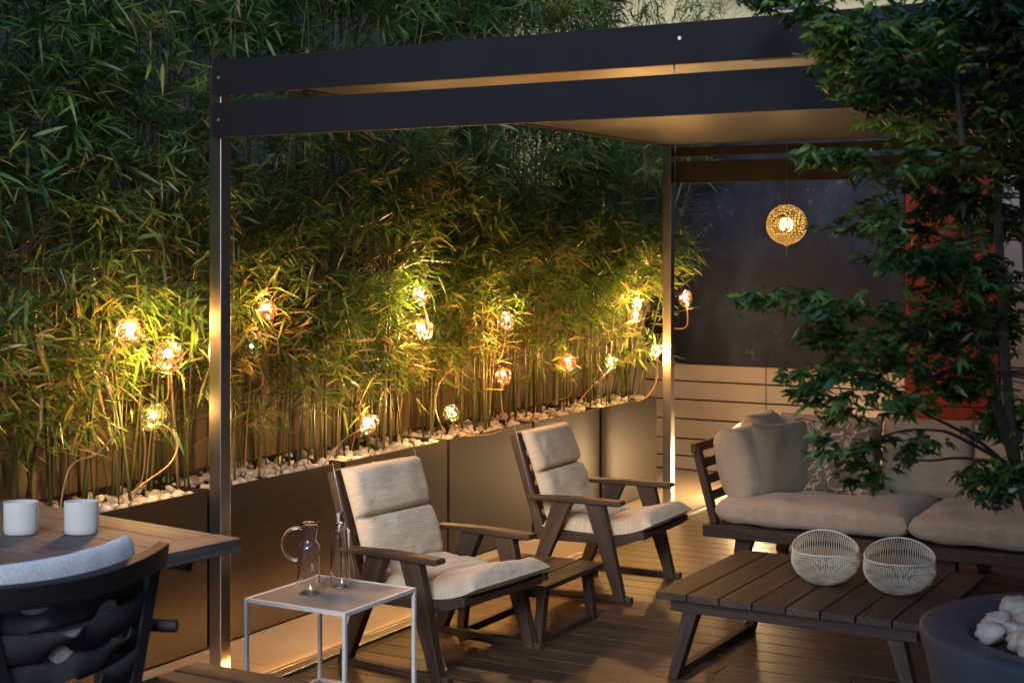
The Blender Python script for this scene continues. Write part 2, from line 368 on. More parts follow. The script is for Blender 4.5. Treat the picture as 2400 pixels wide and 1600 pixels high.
# pale paving: side strip + rear strip, slabs with open joints
p = MB()
for k in range(-4, 12):
    a = 4.93 + (k - 1) * 1.2; b = a + 1.194
    if b > DY: b = DY
    if a < DY - .05: p.box(-4.9, TX - .035, a, b, -.06, -.006, 1)
ya = DY + .006
for xa in np.arange(-4.9, 3, 1.2):
    p.box(xa, xa + 1.194, ya, ya + .70, -.06, -.006, 0); p.box(xa, xa + 1.194, ya + .706, 10.82, -.06, -.006, 0)
tag(p.build('paving', M['pale'], bevel=.001), kind='structure')
# metal channel at the deck edge with the light line facing the planters
ed = empty('edge_trim', (TX, 5, 0), 0, 'metal edge strip between wooden deck and pale paving with warm light line', 'edge trim')
def local(mb, o):
    x, y, z = o.location; mb.v = [(a - x, b - y, c - z) for a, b, c in mb.v]; return mb
t = MB(); t.box(TX - .032, TX + .03, 1, DY - .002, -.05, .012, 1); t.box(TX - .056, TX - .0325, 1, DY - .002, .008, .0118, 1); local(t, ed).build('metal_channel', M['alu'], ed, bevel=.002)  # thin lip over the light line added to shield the planter fronts
t = MB(); t.box(TX + .033, TX + .07, 1, DY - .002, -.05, -.002, 1); local(t, ed).build('dark_board', M['ebony'], ed)
t = MB(); t.box(TX - .036, TX - .0325, 2.2, 7.0, -.004, .007, 1); local(t, ed).build('light_line', M['led'], ed)

# ------------------------------------------------------------------ walls
WY = 10.83
w = empty('clad_wall', (-1.5, WY, 0), 0, 'rear terrace wall with beige boards below, dark slate panel and rust red panel above', 'wall')
def P_(mb, name, mat, par, **k): return local(mb, par).build(name, mat, par, **k)
b = MB(); zs = [(-.1, .0), (.022, .118), (.13, .253), (.265, .408), (.420, .561), (.573, .706), (.718, .845)]
for z0, z1 in zs[1:]:
    for xa, xb in ((-5.3, -3.935), (-3.929, -2.87)): b.box(xa, xb, WY, WY + .04, z0, z1, 0)
P_(b, 'beige_boards', M['board'], w, bevel=.003)
b = MB(); b.box(-5.3, 4, WY + .045, WY + .25, -.1, 3.35, 0); P_(b, 'wall_core', M['joint'], w)
b = MB(); b.box(-5.3, -2.87, WY - .012, WY + .044, .85, 3.3, 0); P_(b, 'slate_panel', M['slate'], w)
b = MB()
for z0, z1 in ((.04, .62), (.626, 1.21), (1.216, 1.80), (1.806, 2.29)): b.box(-2.862, -2.20, WY - .02, WY + .044, z0, z1, 2)
P_(b, 'rust_panel', M['rust'], w, bevel=.003)
b = MB(); b.box(-2.862, -2.196, WY - .012, WY + .044, 2.296, 3.3, 0); P_(b, 'slate_lintel', M['slate'], w)
b = MB(); z = .02
while z < 3.2: b.box(-2.19, 4, WY, WY + .044, z, z + .288, 0); z += .3
P_(b, 'grey_boards', M['board_grey'], w, bevel=.003)
b = MB(); b.box(-5.3, 4, WY - .03, WY - .001, -.02, .014, 0); P_(b, 'skirting', M['coping'], w, bevel=.003)

gw = empty('garden_wall', (-5.0, 6, 0), 0, 'low rendered wall with grey coping behind the bamboo planters', 'wall')
b = MB(); b.box(-5.12, -4.93, -1, WY - .04, -.1, 1.25, 1); P_(b, 'rendered_wall', M['plaster'], gw)
b = MB()
for k in range(-1, 11):
    b.box(-5.16, -4.895, k * 1.1 + .1, k * 1.1 + 1.196, 1.252, 1.315, 1)
P_(b, 'coping', M['coping'], gw, bevel=.006)
sf = empty('screen_fence', (-5.3, 6, 0), 0, 'dark tall screen fence standing behind the low wall and bamboo', 'fence')
b = MB()
for k in range(19): b.box(-5.34, -5.31, -1, WY - .04, .05 + k * .115, .155 + k * .115, 1)
b.box(-5.345, -5.341, -1, WY - .04, .05, 2.23, 1); P_(b, 'slats', M['screen'], sf)
b = MB(); b.box(-5.306, -5.26, -1, WY - .04, 1.53, 1.58, 1); P_(b, 'rail', M['coping'], sf)
for yy in np.arange(-.5, 10.6, 1.8):
    b = MB(); b.box(-5.40, -5.345, yy, yy + .05, 0, 2.26, 2); P_(b, 'post', M['screen'], sf)

ho = empty('light_block_wall', (1.7, 2, 0), 0, 'unseen tall wall added on the right to shade the terrace from sky and sun', 'wall')  # unseen wall added to block sky and sun from the right
b = MB(); b.box(1.7, 1.95, -12, 10.8, -.1, 5.5, 1); P_(b, 'light_block_face', M['plaster'], ho)
b = MB(); b.box(1.66, 2.0, -12.02, 10.79, 5.502, 5.56, 1); P_(b, 'coping', M['coping'], ho)

nb = empty('sky_screen', (-11, 5, 0), 0, 'added dark block behind the bamboo on the left, keeping bright sky out of its gaps', 'building')  # dark volume added so no bright sky shows between the bamboo leaves
b = MB(); b.box(-14, -11, -10, 19, 0, 6.2, 1); P_(b, 'wall', M['sky_screen_dark'], nb)
b = MB(); b.box(-14.1, -10.8, -10.2, 19.2, 6.202, 6.4, 1); P_(b, 'sky_screen_top', M['roof_dark'], nb)

hb = empty('neighbour_building', (-6, 20, 0), 0, 'yellow rendered house rising behind the garden with dark eaves', 'building')
b = MB(); b.box(-16, 6, 20, 30, 0, 9, 0); P_(b, 'wall', M['cream_wall'], hb)
b = MB(); b.slab([(-8.35, 5.95), (-7.6, 5.62), (6, 5.62), (6, 5.95)], 19.2, 19.99)
P_(b, 'eaves', M['roof_dark'], hb)
b = MB(); b.box(-16.4, 6.4, 19.3, 30.5, 9.003, 9.3, 0); P_(b, 'roof', M['roof_dark'], hb)

# ------------------------------------------------------------------ pergola
pg = empty('pergola', (-4.05, 4.67, 0), 0, 'dark metal pergola with double fascia boards, steel posts and pale soffit', 'pergola')
b = MB(); ps = .031
for nm, (x, y) in {'a': (-4.05, 4.69), 'b': (-4.085, 9.33)}.items():
    b = MB(); b.box(x - ps, x + ps, y - ps, y + ps, -.02, 2.46, 2)
    P_(b, 'post', M['steel'], pg, bevel=.0025)
XR = .25
def screwset(par, x, y, z):
    s = MB(); s.tube([(x, y + .001, z), (x, y - .004, z)], .007, 10); return P_(s, 'screw', M['alu'], par)
for (z0, z1), scr in (((2.374, 2.513), ((-3.995, 2.442), (-1.981, 2.46))), ((2.201, 2.341), ((-3.995, 2.272),))):
    b = MB(); b.box(-4.032, XR, 4.62, 4.645, z0, z1, 0)
    o = P_(b, 'fascia_board', M['anthracite'], pg, bevel=.0015)
    for x, zz in scr: 
        s = MB(); s.tube([(x, 4.621, zz), (x, 4.615, zz)], .0065, 10); s.v = [(a - pg.location.x, c - pg.location.y, e) for a, c, e in s.v]
        q = s.build('screw', M['alu'], o)
for z0, z1 in ((2.382, 2.442), (2.20, 2.346)):
    b = MB(); b.box(-4.05, XR, 9.366, 9.39, z0, z1, 0); P_(b, 'rear_board', M['frame_brown'], pg, bevel=.0015)
for xa, xb in ((-4.118, -4.055), (XR - .04, XR)):
    b = MB(); b.box(xa, xb, 4.725, 9.29, 2.452, 2.50, 1); P_(b, 'side_rail', M['frame_brown'], pg, bevel=.002)
b = MB(); b.box(-4.052, XR - .045, 4.70, 9.355, 2.457, 2.472, 0); P_(b, 'soffit', M['soffit'], pg)
b = MB(); b.box(-1.95, -1.55, 5.05, 5.25, 2.450, 2.4565, 0); P_(b, 'soffit_hatch', M['anthracite'], pg)
b = MB(); b.box(-4.05, XR - .045, 4.70, 9.355, 2.4725, 2.50, 0); P_(b, 'roof_sheet', M['anthracite'], pg)
for x, y in ((XR, 4.69), (XR, 9.33)):
    b = MB(); b.box(x + .002, x + .064, y - ps, y + ps, -.02, 2.46, 2); P_(b, 'post', M['steel'], pg, bevel=.0025)
b = MB(); b.tube([(-2.02, 4.66, 2.456), (-2.02, 4.66, 2.33)], .004, 8); P_(b, 'tie_rod', M['alu'], pg)

# ------------------------------------------------------------------ planters and pebbles
bounds = [(3.0, 3.98), (4.01, 4.99), (5.021, 5.975), (6.008, 6.964), (6.991, 7.938), (7.971, 8.868), (8.901, 9.793)]
plab = ['bronze metal planter mostly hidden beneath the dining table, leftmost of the row', 'dark bronze planter beside dining table, left of the front steel post', 'dark bronze planter between front steel post and the nearer armchair',
        'bronze planter right behind the back of the nearer armchair', 'bronze planter between the two armchairs, lit golden', 'narrow looking bronze planter directly behind the farther armchair', 'pale bronze planter at the far end of row beside rear post']
random.seed(5)
for (ya, yb), lb in zip(bounds, plab):
    t = empty('planter_box', (-4.62, (ya + yb) / 2, 0), 0, lb, 'planter', 'bronze planters along the garden wall')
    b = MB(); x0, x1 = -4.86, PX; T = .012; H_ = .692
    b.box(x1 - T, x1, ya, yb, .002, H_, 1); b.box(x0, x0 + T, ya, yb, .002, H_, 1)
    b.box(x0 + T + .0005, x1 - T - .0005, ya, ya + T, .002, H_, 0); b.box(x0 + T + .0005, x1 - T - .0005, yb - T, yb, .002, H_, 0)
    P_(b, 'box', M['bronze'], t, bevel=.002)
    b = MB(); b.box(x0 + T + .002, x1 - T - .002, ya + T + .002, yb - T - .002, .05, .655); P_(b, 'soil', M['soil'], t)
pb = MB()
for (ya, yb) in bounds:
    n = 185
    for k in range(n):
        x = -4.84 + .44 * random.random() ** .8; y = random.uniform(ya + .025, yb - .025); r = random.choice([.012, .016, .02, .024, .03]) * random.uniform(.8, 1.2)
        x = min(x, PX - .014 - r * .7)
        pb.ico((x, y, .662 + r * .35 + random.uniform(0, .016)), r, 1 if r < .02 else 2, (1, random.uniform(.7, 1.1), random.uniform(.55, .8)), .35, k, Euler((random.uniform(-.6, .6), random.uniform(-.6, .6), random.uniform(0, 6))))
o = pb.build('pebbles', M['stone'], smooth=True, angle=50); tag(o, 'white pebbles covering the soil in the bronze planters', 'pebbles', kind='stuff')

# ------------------------------------------------------------------ lamps in the bamboo
def lampdata():
    return [((-4.32, 4.458, 1.424), .054, 'copper', 1, 'copper tinted glass globe lamp, leftmost and upper left of the front post'),
    ((-4.30, 4.655, 1.304), .062, 'clear', 1, 'large very bright clear globe lamp just left of the front steel post'),
    ((-4.30, 4.565, 1.059), .054, 'green', 1, 'greenish glass globe lamp lowest on the left, with two looping cables'),
    ((-4.32, 5.323, 1.473), .042, 'copper', 1, 'small copper glass globe lamp high up just right of the front steel post'),
    ((-4.32, 5.222, 1.304), .047, 'green', .5, 'pale green dim globe lamp just right of the front steel post'),
    ((-4.32, 6.605, 1.501), .044, 'clear', 1, 'glowing globe lamp half hidden in leaves, upper one of the middle pair'),
    ((-4.32, 6.618, 1.322), .053, 'clear', 1, 'clear crackled globe lamp, lower one of the middle pair'),
    ((-4.30, 6.183, 1.155), .044, 'green', 0, 'unlit green glass globe hanging among the bamboo leaves'),
    ((-4.30, 6.099, .877), .048, 'clear', 1, 'bright clear globe lamp above pebbles over the back of the nearer armchair'),
    ((-4.30, 6.879, .857), .042, 'green', 1, 'greenish globe lamp low over the pebbles with cable hanging over planter rim'),
    ((-4.32, 7.525, 1.328), .05, 'clear', 1, 'clear globe lamp above the coping, over the farther armchair left side'),
    ((-4.32, 7.479, 1.013), .046, 'copper', 1, 'copper globe lamp in lower foliage directly beneath a clear one'),
    ((-4.32, 8.297, 1.037), .050, 'copper', 1, 'amber glass globe lamp above the back of the farther armchair'),
    ((-4.32, 8.912, .996), .044, 'green', 1, 'small yellow green globe lamp with curved cable left of the rear post'),
    ((-4.32, 9.304, 1.292), .048, 'clear', 1, 'clear globe lamp high left of the rear post holding a long curved cable'),
    ((-4.36, 9.404, 1.37), .040, 'clear', 1, 'small globe lamp tucked close behind another near the rear post'),
    ((-4.28, 10.084, 1.389), .050, 'clear', 1, 'globe lamp at the foliage edge right of the rear post, before slate wall'),
    ((-4.32, 9.655, 1.037), .045, 'green', 1, 'yellow glowing globe lamp half hidden by the rear steel post')]
CAB = {2: [[(-4.3, 4.437, .761), (-4.3, 4.512, .795), (-4.29, 4.652, .857), (-4.28, 4.691, .934), (-4.29, 4.652, 1.002), (-4.3, 4.6, 1.03)], [(-4.3, 4.507, 1.018), (-4.31, 4.529, .935), (-4.32, 4.524, .811), (-4.36, 4.487, .70)]],
       0: [[(-4.33, 4.08, .70), (-4.3, 4.111, .909), (-4.28, 4.236, .952), (-4.27, 4.329, 1.036), (-4.29, 4.341, 1.113), (-4.31, 4.30, 1.25), (-4.31, 4.35, 1.36), (-4.32, 4.42, 1.40)]],
       9: [[(-4.31, 6.885, .82), (-4.28, 6.92, .77), (-4.26, 6.983, .733), (-4.36, 7.06, .70)], [(-4.36, 6.84, .69), (-4.31, 6.80, .773), (-4.3, 6.715, .89), (-4.3, 6.759, 1.027), (-4.31, 6.914, 1.099)]],
       11: [[(-4.36, 7.12, .70), (-4.29, 7.2, .70), (-4.28, 7.315, .70), (-4.28, 7.44, .734), (-4.29, 7.415, .837), (-4.31, 7.43, .98)]],
       14: [[(-4.31, 9.27, 1.26), (-4.3, 9.1, 1.25), (-4.3, 8.918, 1.206), (-4.3, 8.689, 1.103), (-4.3, 8.67, 1.005), (-4.31, 8.78, .92), (-4.36, 8.95, .80), (-4.4, 9.0, .68)]],
       13: [[(-4.31, 8.90, .96), (-4.3, 8.75, .91), (-4.3, 8.60, .864), (-4.3, 8.47, .81), (-4.36, 8.40, .69)]],
       17: [[(-4.32, 9.64, 1.0), (-4.3, 9.63, .85), (-4.31, 9.50, .73), (-4.36, 9.4, .69)]],
       8: [[(-4.3, 6.07, .86), (-4.29, 5.98, .85), (-4.3, 5.87, .81), (-4.36, 5.80, .70)]]}
LAMPS = lampdata()
def smoothpath(pts, k=6):
    pts = [Vector(p) for p in pts]; out = []
    for i in range(len(pts) - 1):
        p0 = pts[max(i - 1, 0)]; p1 = pts[i]; p2 = pts[i + 1]; p3 = pts[min(i + 2, len(pts) - 1)]
        for j in range(k):
            t = j / k; out.append(.5 * ((2 * p1) + (p2 - p0) * t + (2 * p0 - 5 * p1 + 4 * p2 - p3) * t * t + (3 * p1 - p0 - 3 * p2 + p3) * t ** 3))
    return out + [pts[-1]]
for i, (c, r, kind, lit, lb) in enumerate(LAMPS):
    t = empty('globe_lamp', c, 0, lb, 'lamp', 'glass globe lamps hung in the bamboo')
    rnd = random.Random(i); rot = Euler((rnd.uniform(-.7, .7), rnd.uniform(-.7, .7), rnd.uniform(0, 6)))
    b = MB(); b.ico((0, 0, 0), r, 3, (1, 1, 1.14), .28, i * 3.1, rot); b.build('glass_shade', M['shade_' + kind], t, smooth=i % 2 == 0)
    off = rot.to_matrix() @ Vector((0, 0, .3 * r))
    if lit:
        b = MB(); b.ico(off, (.0125 if r < .058 else .016) if lit == 1 else .008, 1); b.build('bulb', M['bulb'] if lit == 1 else M['bulb_dim'], t, smooth=True)
    else:
        b = MB(); b.ico(off, .012, 1); b.build('bulb', M['ceramic'], t, smooth=True)
    ax = rot.to_matrix() @ Vector((0, 0, -1))
    b = MB(); b.tube([ax * (r * 1.02), ax * (r * 1.02 + .03)], .011, 10, .008); b.build('socket', M['brass'], t, smooth=True, angle=40)
    paths = CAB.get(i, [[Vector(c) + ax * (r + .02), Vector(c) + ax * (r + .12) + Vector((-.05, .05, -.05)), Vector((-4.55, c[1] + .18, c[2] - .28)), Vector((-4.62, c[1] + .2, .66))]])
    for pth in paths:
        b = MB(); b.tube([q - Vector(c) for q in smoothpath(pth)], .0038, 6); b.build('cable', M['cable'], t, smooth=True)

# ------------------------------------------------------------------ leaves
def leafmesh(name, mat, P, D, L, Wd, droop, tone, parent=None, seed=0):
    rs = np.random.RandomState(seed); n = len(P)
    D = D / np.linalg.norm(D, axis=1, keepdims=True)
    up = rs.normal(size=(n, 3)) * .5 + np.array([.25, -.1, 1]); side = np.cross(D, up); side /= np.linalg.norm(side, axis=1, keepdims=True) + 1e-9
    L = L[:, None]; Wd = Wd[:, None]; dz = np.zeros((n, 3)); dz[:, 2] = -droop
    nrm = np.cross(side, D)
    m1 = P + D * L * .3 + dz * L * .08; m2 = P + D * L * .68 + dz * L * .42; tip = P + D * L + dz * L
    V = np.stack([P, m1 - side * Wd * .5, m1 + side * Wd * .5, m2 - side * Wd * .36, m2 + side * Wd * .36, tip], 1)
    V = V.reshape(-1, 3)
    base = (np.arange(n) * 6)[:, None]
    loops = (base + np.array([0, 1, 2, 1, 3, 4, 2, 3, 5, 4])[None]).reshape(-1)
    starts = ((np.arange(n) * 10)[:, None] + np.array([0, 3, 7])[None]).reshape(-1)
    me = bpy.data.meshes.new(name); me.vertices.add(n * 6); me.vertices.foreach_set('co', V.astype('f').ravel())
    me.loops.add(n * 10); me.loops.foreach_set('vertex_index', loops.astype('i'))
    me.polygons.add(n * 3); me.polygons.foreach_set('loop_start', starts.astype('i'))
    me.update(calc_edges=True)
    at = me.attributes.new('tone', 'FLOAT', 'FACE'); at.data.foreach_set('value', np.repeat(tone, 3).astype('f'))
    me.materials.append(mat); me.validate()
    o = bpy.data.objects.new(name, me); COL.objects.link(o)
    if parent: o.parent = parent
    return o
LC = np.array([l[0] for l in LAMPS])

def bamboo(i, x0, y0, hmax, label, lowleaf=.9, ncul=5):
    rnd = random.Random(100 + i); t = empty('bamboo_plant', (x0, y0, .66), 0, label, 'bamboo', 'bamboo plants in the bronze planters')
    P = []; D = []; L = []; Dr = []; T = []
    tw = MB()
    for c in range(ncul):
        bx = rnd.choice([-.08, .05, .1]) + rnd.gauss(0, .02); by = rnd.choice([-.09, .02, .1]) + rnd.gauss(0, .018)
        h = hmax * rnd.uniform(.78, 1.05); lx = rnd.uniform(-.12, .2); ly = rnd.gauss(0, .28)
        if y0 > 9.55: ly = rnd.uniform(.35, 1.25); lx = rnd.uniform(.05, .45)
        arch = rnd.uniform(.05, .5); aa = rnd.uniform(-1.1, 1.1)
        pts = []
        for k in range(11):
            s = k / 10; zz = h * s * (1 - .06 * arch * s * s)
            pts.append(Vector((bx + lx * s + arch * .55 * s ** 3 * math.cos(aa), by + ly * s + arch * .8 * s ** 3 * math.sin(aa), zz)))
        r0 = rnd.choice([.0035, .0045, .006, .0085])
        m = MB(); m.tube(smoothpath(pts, 2), r0, 5, r0 * .3); m.build('culm', M['culm'], t, smooth=True)
        z = rnd.uniform(.15, .35); side = rnd.choice([-1, 1])
        while z < h - .05:
            s = z / h; f = s * 10; k = min(int(f), 9); p = pts[k].lerp(pts[k + 1], f - k)
            zw = z + .66
            dens = 0.2 if zw < lowleaf else (.5 if zw < lowleaf + .25 else 1)
            if rnd.random() < dens:
                for q in range(rnd.choice([1, 2, 2, 3])):
                    ang = rnd.uniform(-PI, PI) if rnd.random() < .45 else rnd.uniform(-1.3, 1.3)
                    ln = rnd.uniform(.16, .46) * (1.1 - .45 * s); el = rnd.uniform(.1, .95)
                    dv = Vector((math.cos(ang) * math.cos(el), math.sin(ang) * math.cos(el), math.sin(el)))
                    e1 = p + dv * ln * .5; e2 = p + dv * ln + Vector((0, 0, -ln * rnd.uniform(0, .3)))
                    tw.tube([p, e1, e2], .0017, 3, .0008, cap=False)
                    for (cp, cn) in ((p.lerp(e1, .7), 4), (e1, 4), (e1.lerp(e2, .5), 5), (e2, 7)):
                        for w_ in range(cn + rnd.choice([-1, 0, 1])):
                            a2 = ang + rnd.gauss(0, .75); e = rnd.gauss(.02, .55)
                            P.append(cp + Vector((rnd.gauss(0, .012), rnd.gauss(0, .012), rnd.gauss(0, .012))))
                            D.append((math.cos(a2) * math.cos(e), math.sin(a2) * math.cos(e), math.sin(e)))
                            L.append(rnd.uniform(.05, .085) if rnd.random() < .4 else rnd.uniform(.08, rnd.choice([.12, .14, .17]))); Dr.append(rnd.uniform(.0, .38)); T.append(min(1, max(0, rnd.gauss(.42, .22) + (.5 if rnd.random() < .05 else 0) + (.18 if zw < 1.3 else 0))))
            z += rnd.uniform(.085, .14)
    P = np.array([tuple(p) for p in P]); D = np.array(D); L = np.array(L); Dr = np.array(Dr); T = np.array(T)
    Wp = P + np.array([x0, y0, .66]); tip = Wp + D / np.linalg.norm(D, axis=1, keepdims=True) * L[:, None]
    keep = np.ones(len(P), bool)
    for Q in (Wp, tip):
        keep &= ~((Q[:, 0] > -4.16) & (Q[:, 1] > 4.45) & (Q[:, 1] < 9.55) & (Q[:, 2] > 2.0))
        keep &= ~((Q[:, 0] > -4.15)); keep &= Q[:, 1] < 10.76
        keep &= ~((Q[:, 0] < -4.88) & (Q[:, 2] < 1.36)); keep &= Q[:, 0] > -5.24
        keep &= ~((Q[:, 0] > -4.30) & (Q[:, 2] < 1.25) & (RS.rand(len(P)) < .6))
        keep &= Q[:, 2] > .72
        keep &= ~((Q[:, 1] < 4.05) & (Q[:, 2] < .84))
        dd = np.linalg.norm(Q[:, None, :] - LC[None], axis=2).min(1); keep &= dd > .062
        # keep the sight of each lamp mostly open towards the terrace
        for c in LC:
            v = Q - c; dirv = np.array([.41, -.91, .05]); dirv = (np.array([0, 0, 1.75]) - c); dirv /= np.linalg.norm(dirv)
            al = v @ dirv; pe = np.linalg.norm(v - al[:, None] * dirv, axis=1); keep &= ~((al > 0) & (al < .5) & (pe < .042))
    # uneven growth: denser clumps with darker holes between, thin around the lamps
    nz = np.array([noise.noise(Vector((q[0] * 3.2, q[1] * 2.1, q[2] * 2.6))) + .5 * noise.noise(Vector((q[0] * 7, q[1] * 6.5, q[2] * 6.5))) for q in Wp])
    lowz = np.clip((1.9 - Wp[:, 2]) / .9, 0, 1)
    keep &= (nz + RS.normal(size=len(P)) * .12) > (-.09 + .06 * lowz)
    keep &= ~((RS.rand(len(P)) < .12 * lowz))
    T = np.clip(T + .55 * nz, 0, 1)
    P, D, L, Dr, T = P[keep], D[keep], L[keep], Dr[keep], T[keep]
    leafmesh('foliage', M['bamboo_leaf'], P, D, L, L * RS.uniform(.085, .13, len(L)), Dr, T, t, i)
    tw.build('twigs', M['culm'], t)
    return t
names = []
ys = np.concatenate([np.arange(3.05, 9.6, .158), [9.60, 9.63, 9.66, 9.69, 9.72]])
npl = len(ys)
def blabel(k, y):
    seg = [(3.99, 'planter under the dining table'), (5.0, 'planter beside the dining table'), (5.99, 'planter right of the front post'), (6.98, 'planter behind the nearer armchair'), (7.95, 'planter between the armchairs'), (8.88, 'planter behind the farther armchair'), (20, 'last planter by the rear post')]
    for yy, s in seg:
        if y < yy: break
    lo = {3.99: 3.05, 5.0: 3.99, 5.99: 5.0, 6.98: 5.99, 7.95: 6.98, 8.88: 7.95, 20: 8.88}[yy]
    idx = int(sum((q >= lo) and (q < y - 1e-6) for q in ys)); tot = int(sum((q >= lo) and (q < min(yy, 50)) for q in ys))
    o_ = ['first', 'second', 'third', 'fourth', 'fifth', 'sixth', 'seventh', 'eighth', 'ninth', 'tenth'][idx]
    return 'green leafy bamboo, %s plant from the left in the %s' % (o_, s)
for k, y in enumerate(ys):
    x = -4.70 + (.10 if k % 2 else -.04) + random.uniform(-.03, .03)
    hm = 3.75 + .25 * math.sin(k * 1.7) if y < 8.9 else (3.6 if y < 9.55 else 3.2)
    low = .95 if y < 5 else (.88 if y < 7.6 else (1.08 if y < 9.55 else 1.25))
    bamboo(k, x, y, hm, blabel(k, y), low, 5 if k % 3 else 6)

# ------------------------------------------------------------------ pendant
t = empty('pendant_lamp', (-3.235, 9.30, 1.911), 0, 'round textured golden glass pendant lamp hanging before the slate wall', 'pendant lamp')
b = MB(); b.ico((0, 0, 0), .132, 5); b.build('glass_globe', M['pendant_glass'], t, smooth=True)
b = MB(); b.ico((0, 0, 0), .048, 3); b.build('bulb', M['pendant_bulb'], t, smooth=True)
b = MB(); b.tube([(0, 0, .13), (0, 0, .545)], .0022, 6); b.tube([(0, 0, -.21), (0, 0, -.13)], .0022, 6); b.build('cord', M['brass'], t)
b = MB(); b.lathe([(.0, .142), (.018, .142), (.022, .13)], 16); b.lathe([(.022, -.129), (.014, -.14), (0, -.14)], 16); b.build('cap', M['brass'], t, smooth=True)

# ------------------------------------------------------------------ floor lantern behind the sofa
t = empty('floor_globe', (-3.80, 10.28, 0), 0, 'glowing yellow globe floor lamp half hidden behind the left sofa cushions', 'floor lamp')
b = MB(); b.ico((0, 0, .27), .25, 4, (1, 1, .98)); b.build('glowing_globe', M['lantern'], t, smooth=True)
b = MB(); b.lathe([(0, 0.001), (.10, 0.001), (.10, .02), (.07, .035), (0, .035)], 32); b.build('base', M['anthracite'], t, smooth=True, angle=40)

t = empty('floor_lantern', (-3.70, 9.88, 0), 0, 'low warm floor lantern behind the sofa, its glow spilling under the left sofa leg', 'lantern')
b = MB(); b.lathe([(0, .03), (.07, .03), (.07, .34), (0, .34)], 32); b.build('glowing_tube', M['lantern_small'], t, smooth=True, angle=40)
b = MB(); b.lathe([(0, 0.001), (.08, 0.001), (.08, .028), (0, .028)], 32); b.build('base', M['anthracite'], t, smooth=True, angle=40)
b = MB(); b.lathe([(0, .342), (.078, .342), (.078, .36), (0, .36)], 32); b.build('lid', M['anthracite'], t, smooth=True, angle=40)

# ------------------------------------------------------------------ cushions
def sgn(x): return (x > 0) - (x < 0)
def pad(name, mat, path, T, W, seams=(), parent=None, nt=28, wr=.006, seed=0, edge=.06, bulge=.25):
    # path: points (x,z) of the underside; pad thickness T on the left-hand normal side, width W along y
    pts = smoothpath([(x, 0, z) for x, z in path], 16); n = len(pts)
    L = [0]
    for i in range(1, n): L.append(L[-1] + (pts[i] - pts[i - 1]).length)
    tot = L[-1]; top = []; bot = []; U = []
    def prof(d): d = max(0, min(1, d)); return math.sqrt(1 - (1 - d) ** 2)
    for i, p in enumerate(pts):
        s = L[i] / tot
        tg = (pts[min(i + 1, n - 1)] - pts[max(i - 1, 0)]).normalized(); nn = Vector((-tg.z, 0, tg.x))
        es = min(prof(L[i] / edge), prof((tot - L[i]) / edge))
        pin = 1
        for q in seams: pin *= 1 - .72 * math.exp(-((s - q) * tot / .009) ** 2) - .20 * math.exp(-((s - q) * tot / .05) ** 2)
        rt, rb, ru = [], [], []
        for j in range(nt + 1):
            a = -1 + 2 * j / nt; a = sgn(a) * (1 - (1 - abs(a)) ** 1.7)
            y = a * W / 2; et = prof((1 - abs(a)) * W / 2 / edge)
            cen = (1 - a * a) ** .8
            th = T * (es * et * (1 - bulge + bulge * cen)) * pin
            nz = noise.noise(Vector((p.x * 9 + seed, y * 9, p.z * 9))) * wr + noise.noise(Vector((p.x * 30 + seed, y * 12, p.z * 30))) * wr * .4
            th2 = th + nz * es * et
            rt.append(p + Vector((0, y, 0)) + nn * (th2 * .85 + .0)); rb.append(p + Vector((0, y, 0)) - nn * (th * .15)); ru.append((y, L[i]))
        top.append(rt); bot.append(rb); U.append(ru)
    m = MB(); a, bb = n, nt + 1
    fs = [(i * bb + j, i * bb + j + 1, (i + 1) * bb + j + 1, (i + 1) * bb + j) for i in range(a - 1) for j in range(bb - 1)]
    fl = [q for r in U for q in r]
    m.add([q for r in top for q in r], fs, [[fl[k] for k in f] for f in fs]); 
    f2 = [tuple(reversed(f)) for f in fs]; m.add([q for r in bot for q in r], f2, [[fl[k] for k in f] for f in f2])
    # piping round the rim
    rim = [bot[0][j].lerp(top[0][j], .5) for j in range(bb)] + [bot[i][-1].lerp(top[i][-1], .5) for i in range(1, a)] + [bot[-1][j].lerp(top[-1][j], .5) for j in range(bb - 2, -1, -1)] + [bot[i][0].lerp(top[i][0], .5) for i in range(a - 2, 0, -1)]
    rim = [q for k, q in enumerate(rim) if k == 0 or (q - rim[k - 1]).length > .003]
    m.tube(rim, .0035, 6, closed=True)
    return m.build(name, mat, parent, smooth=True)

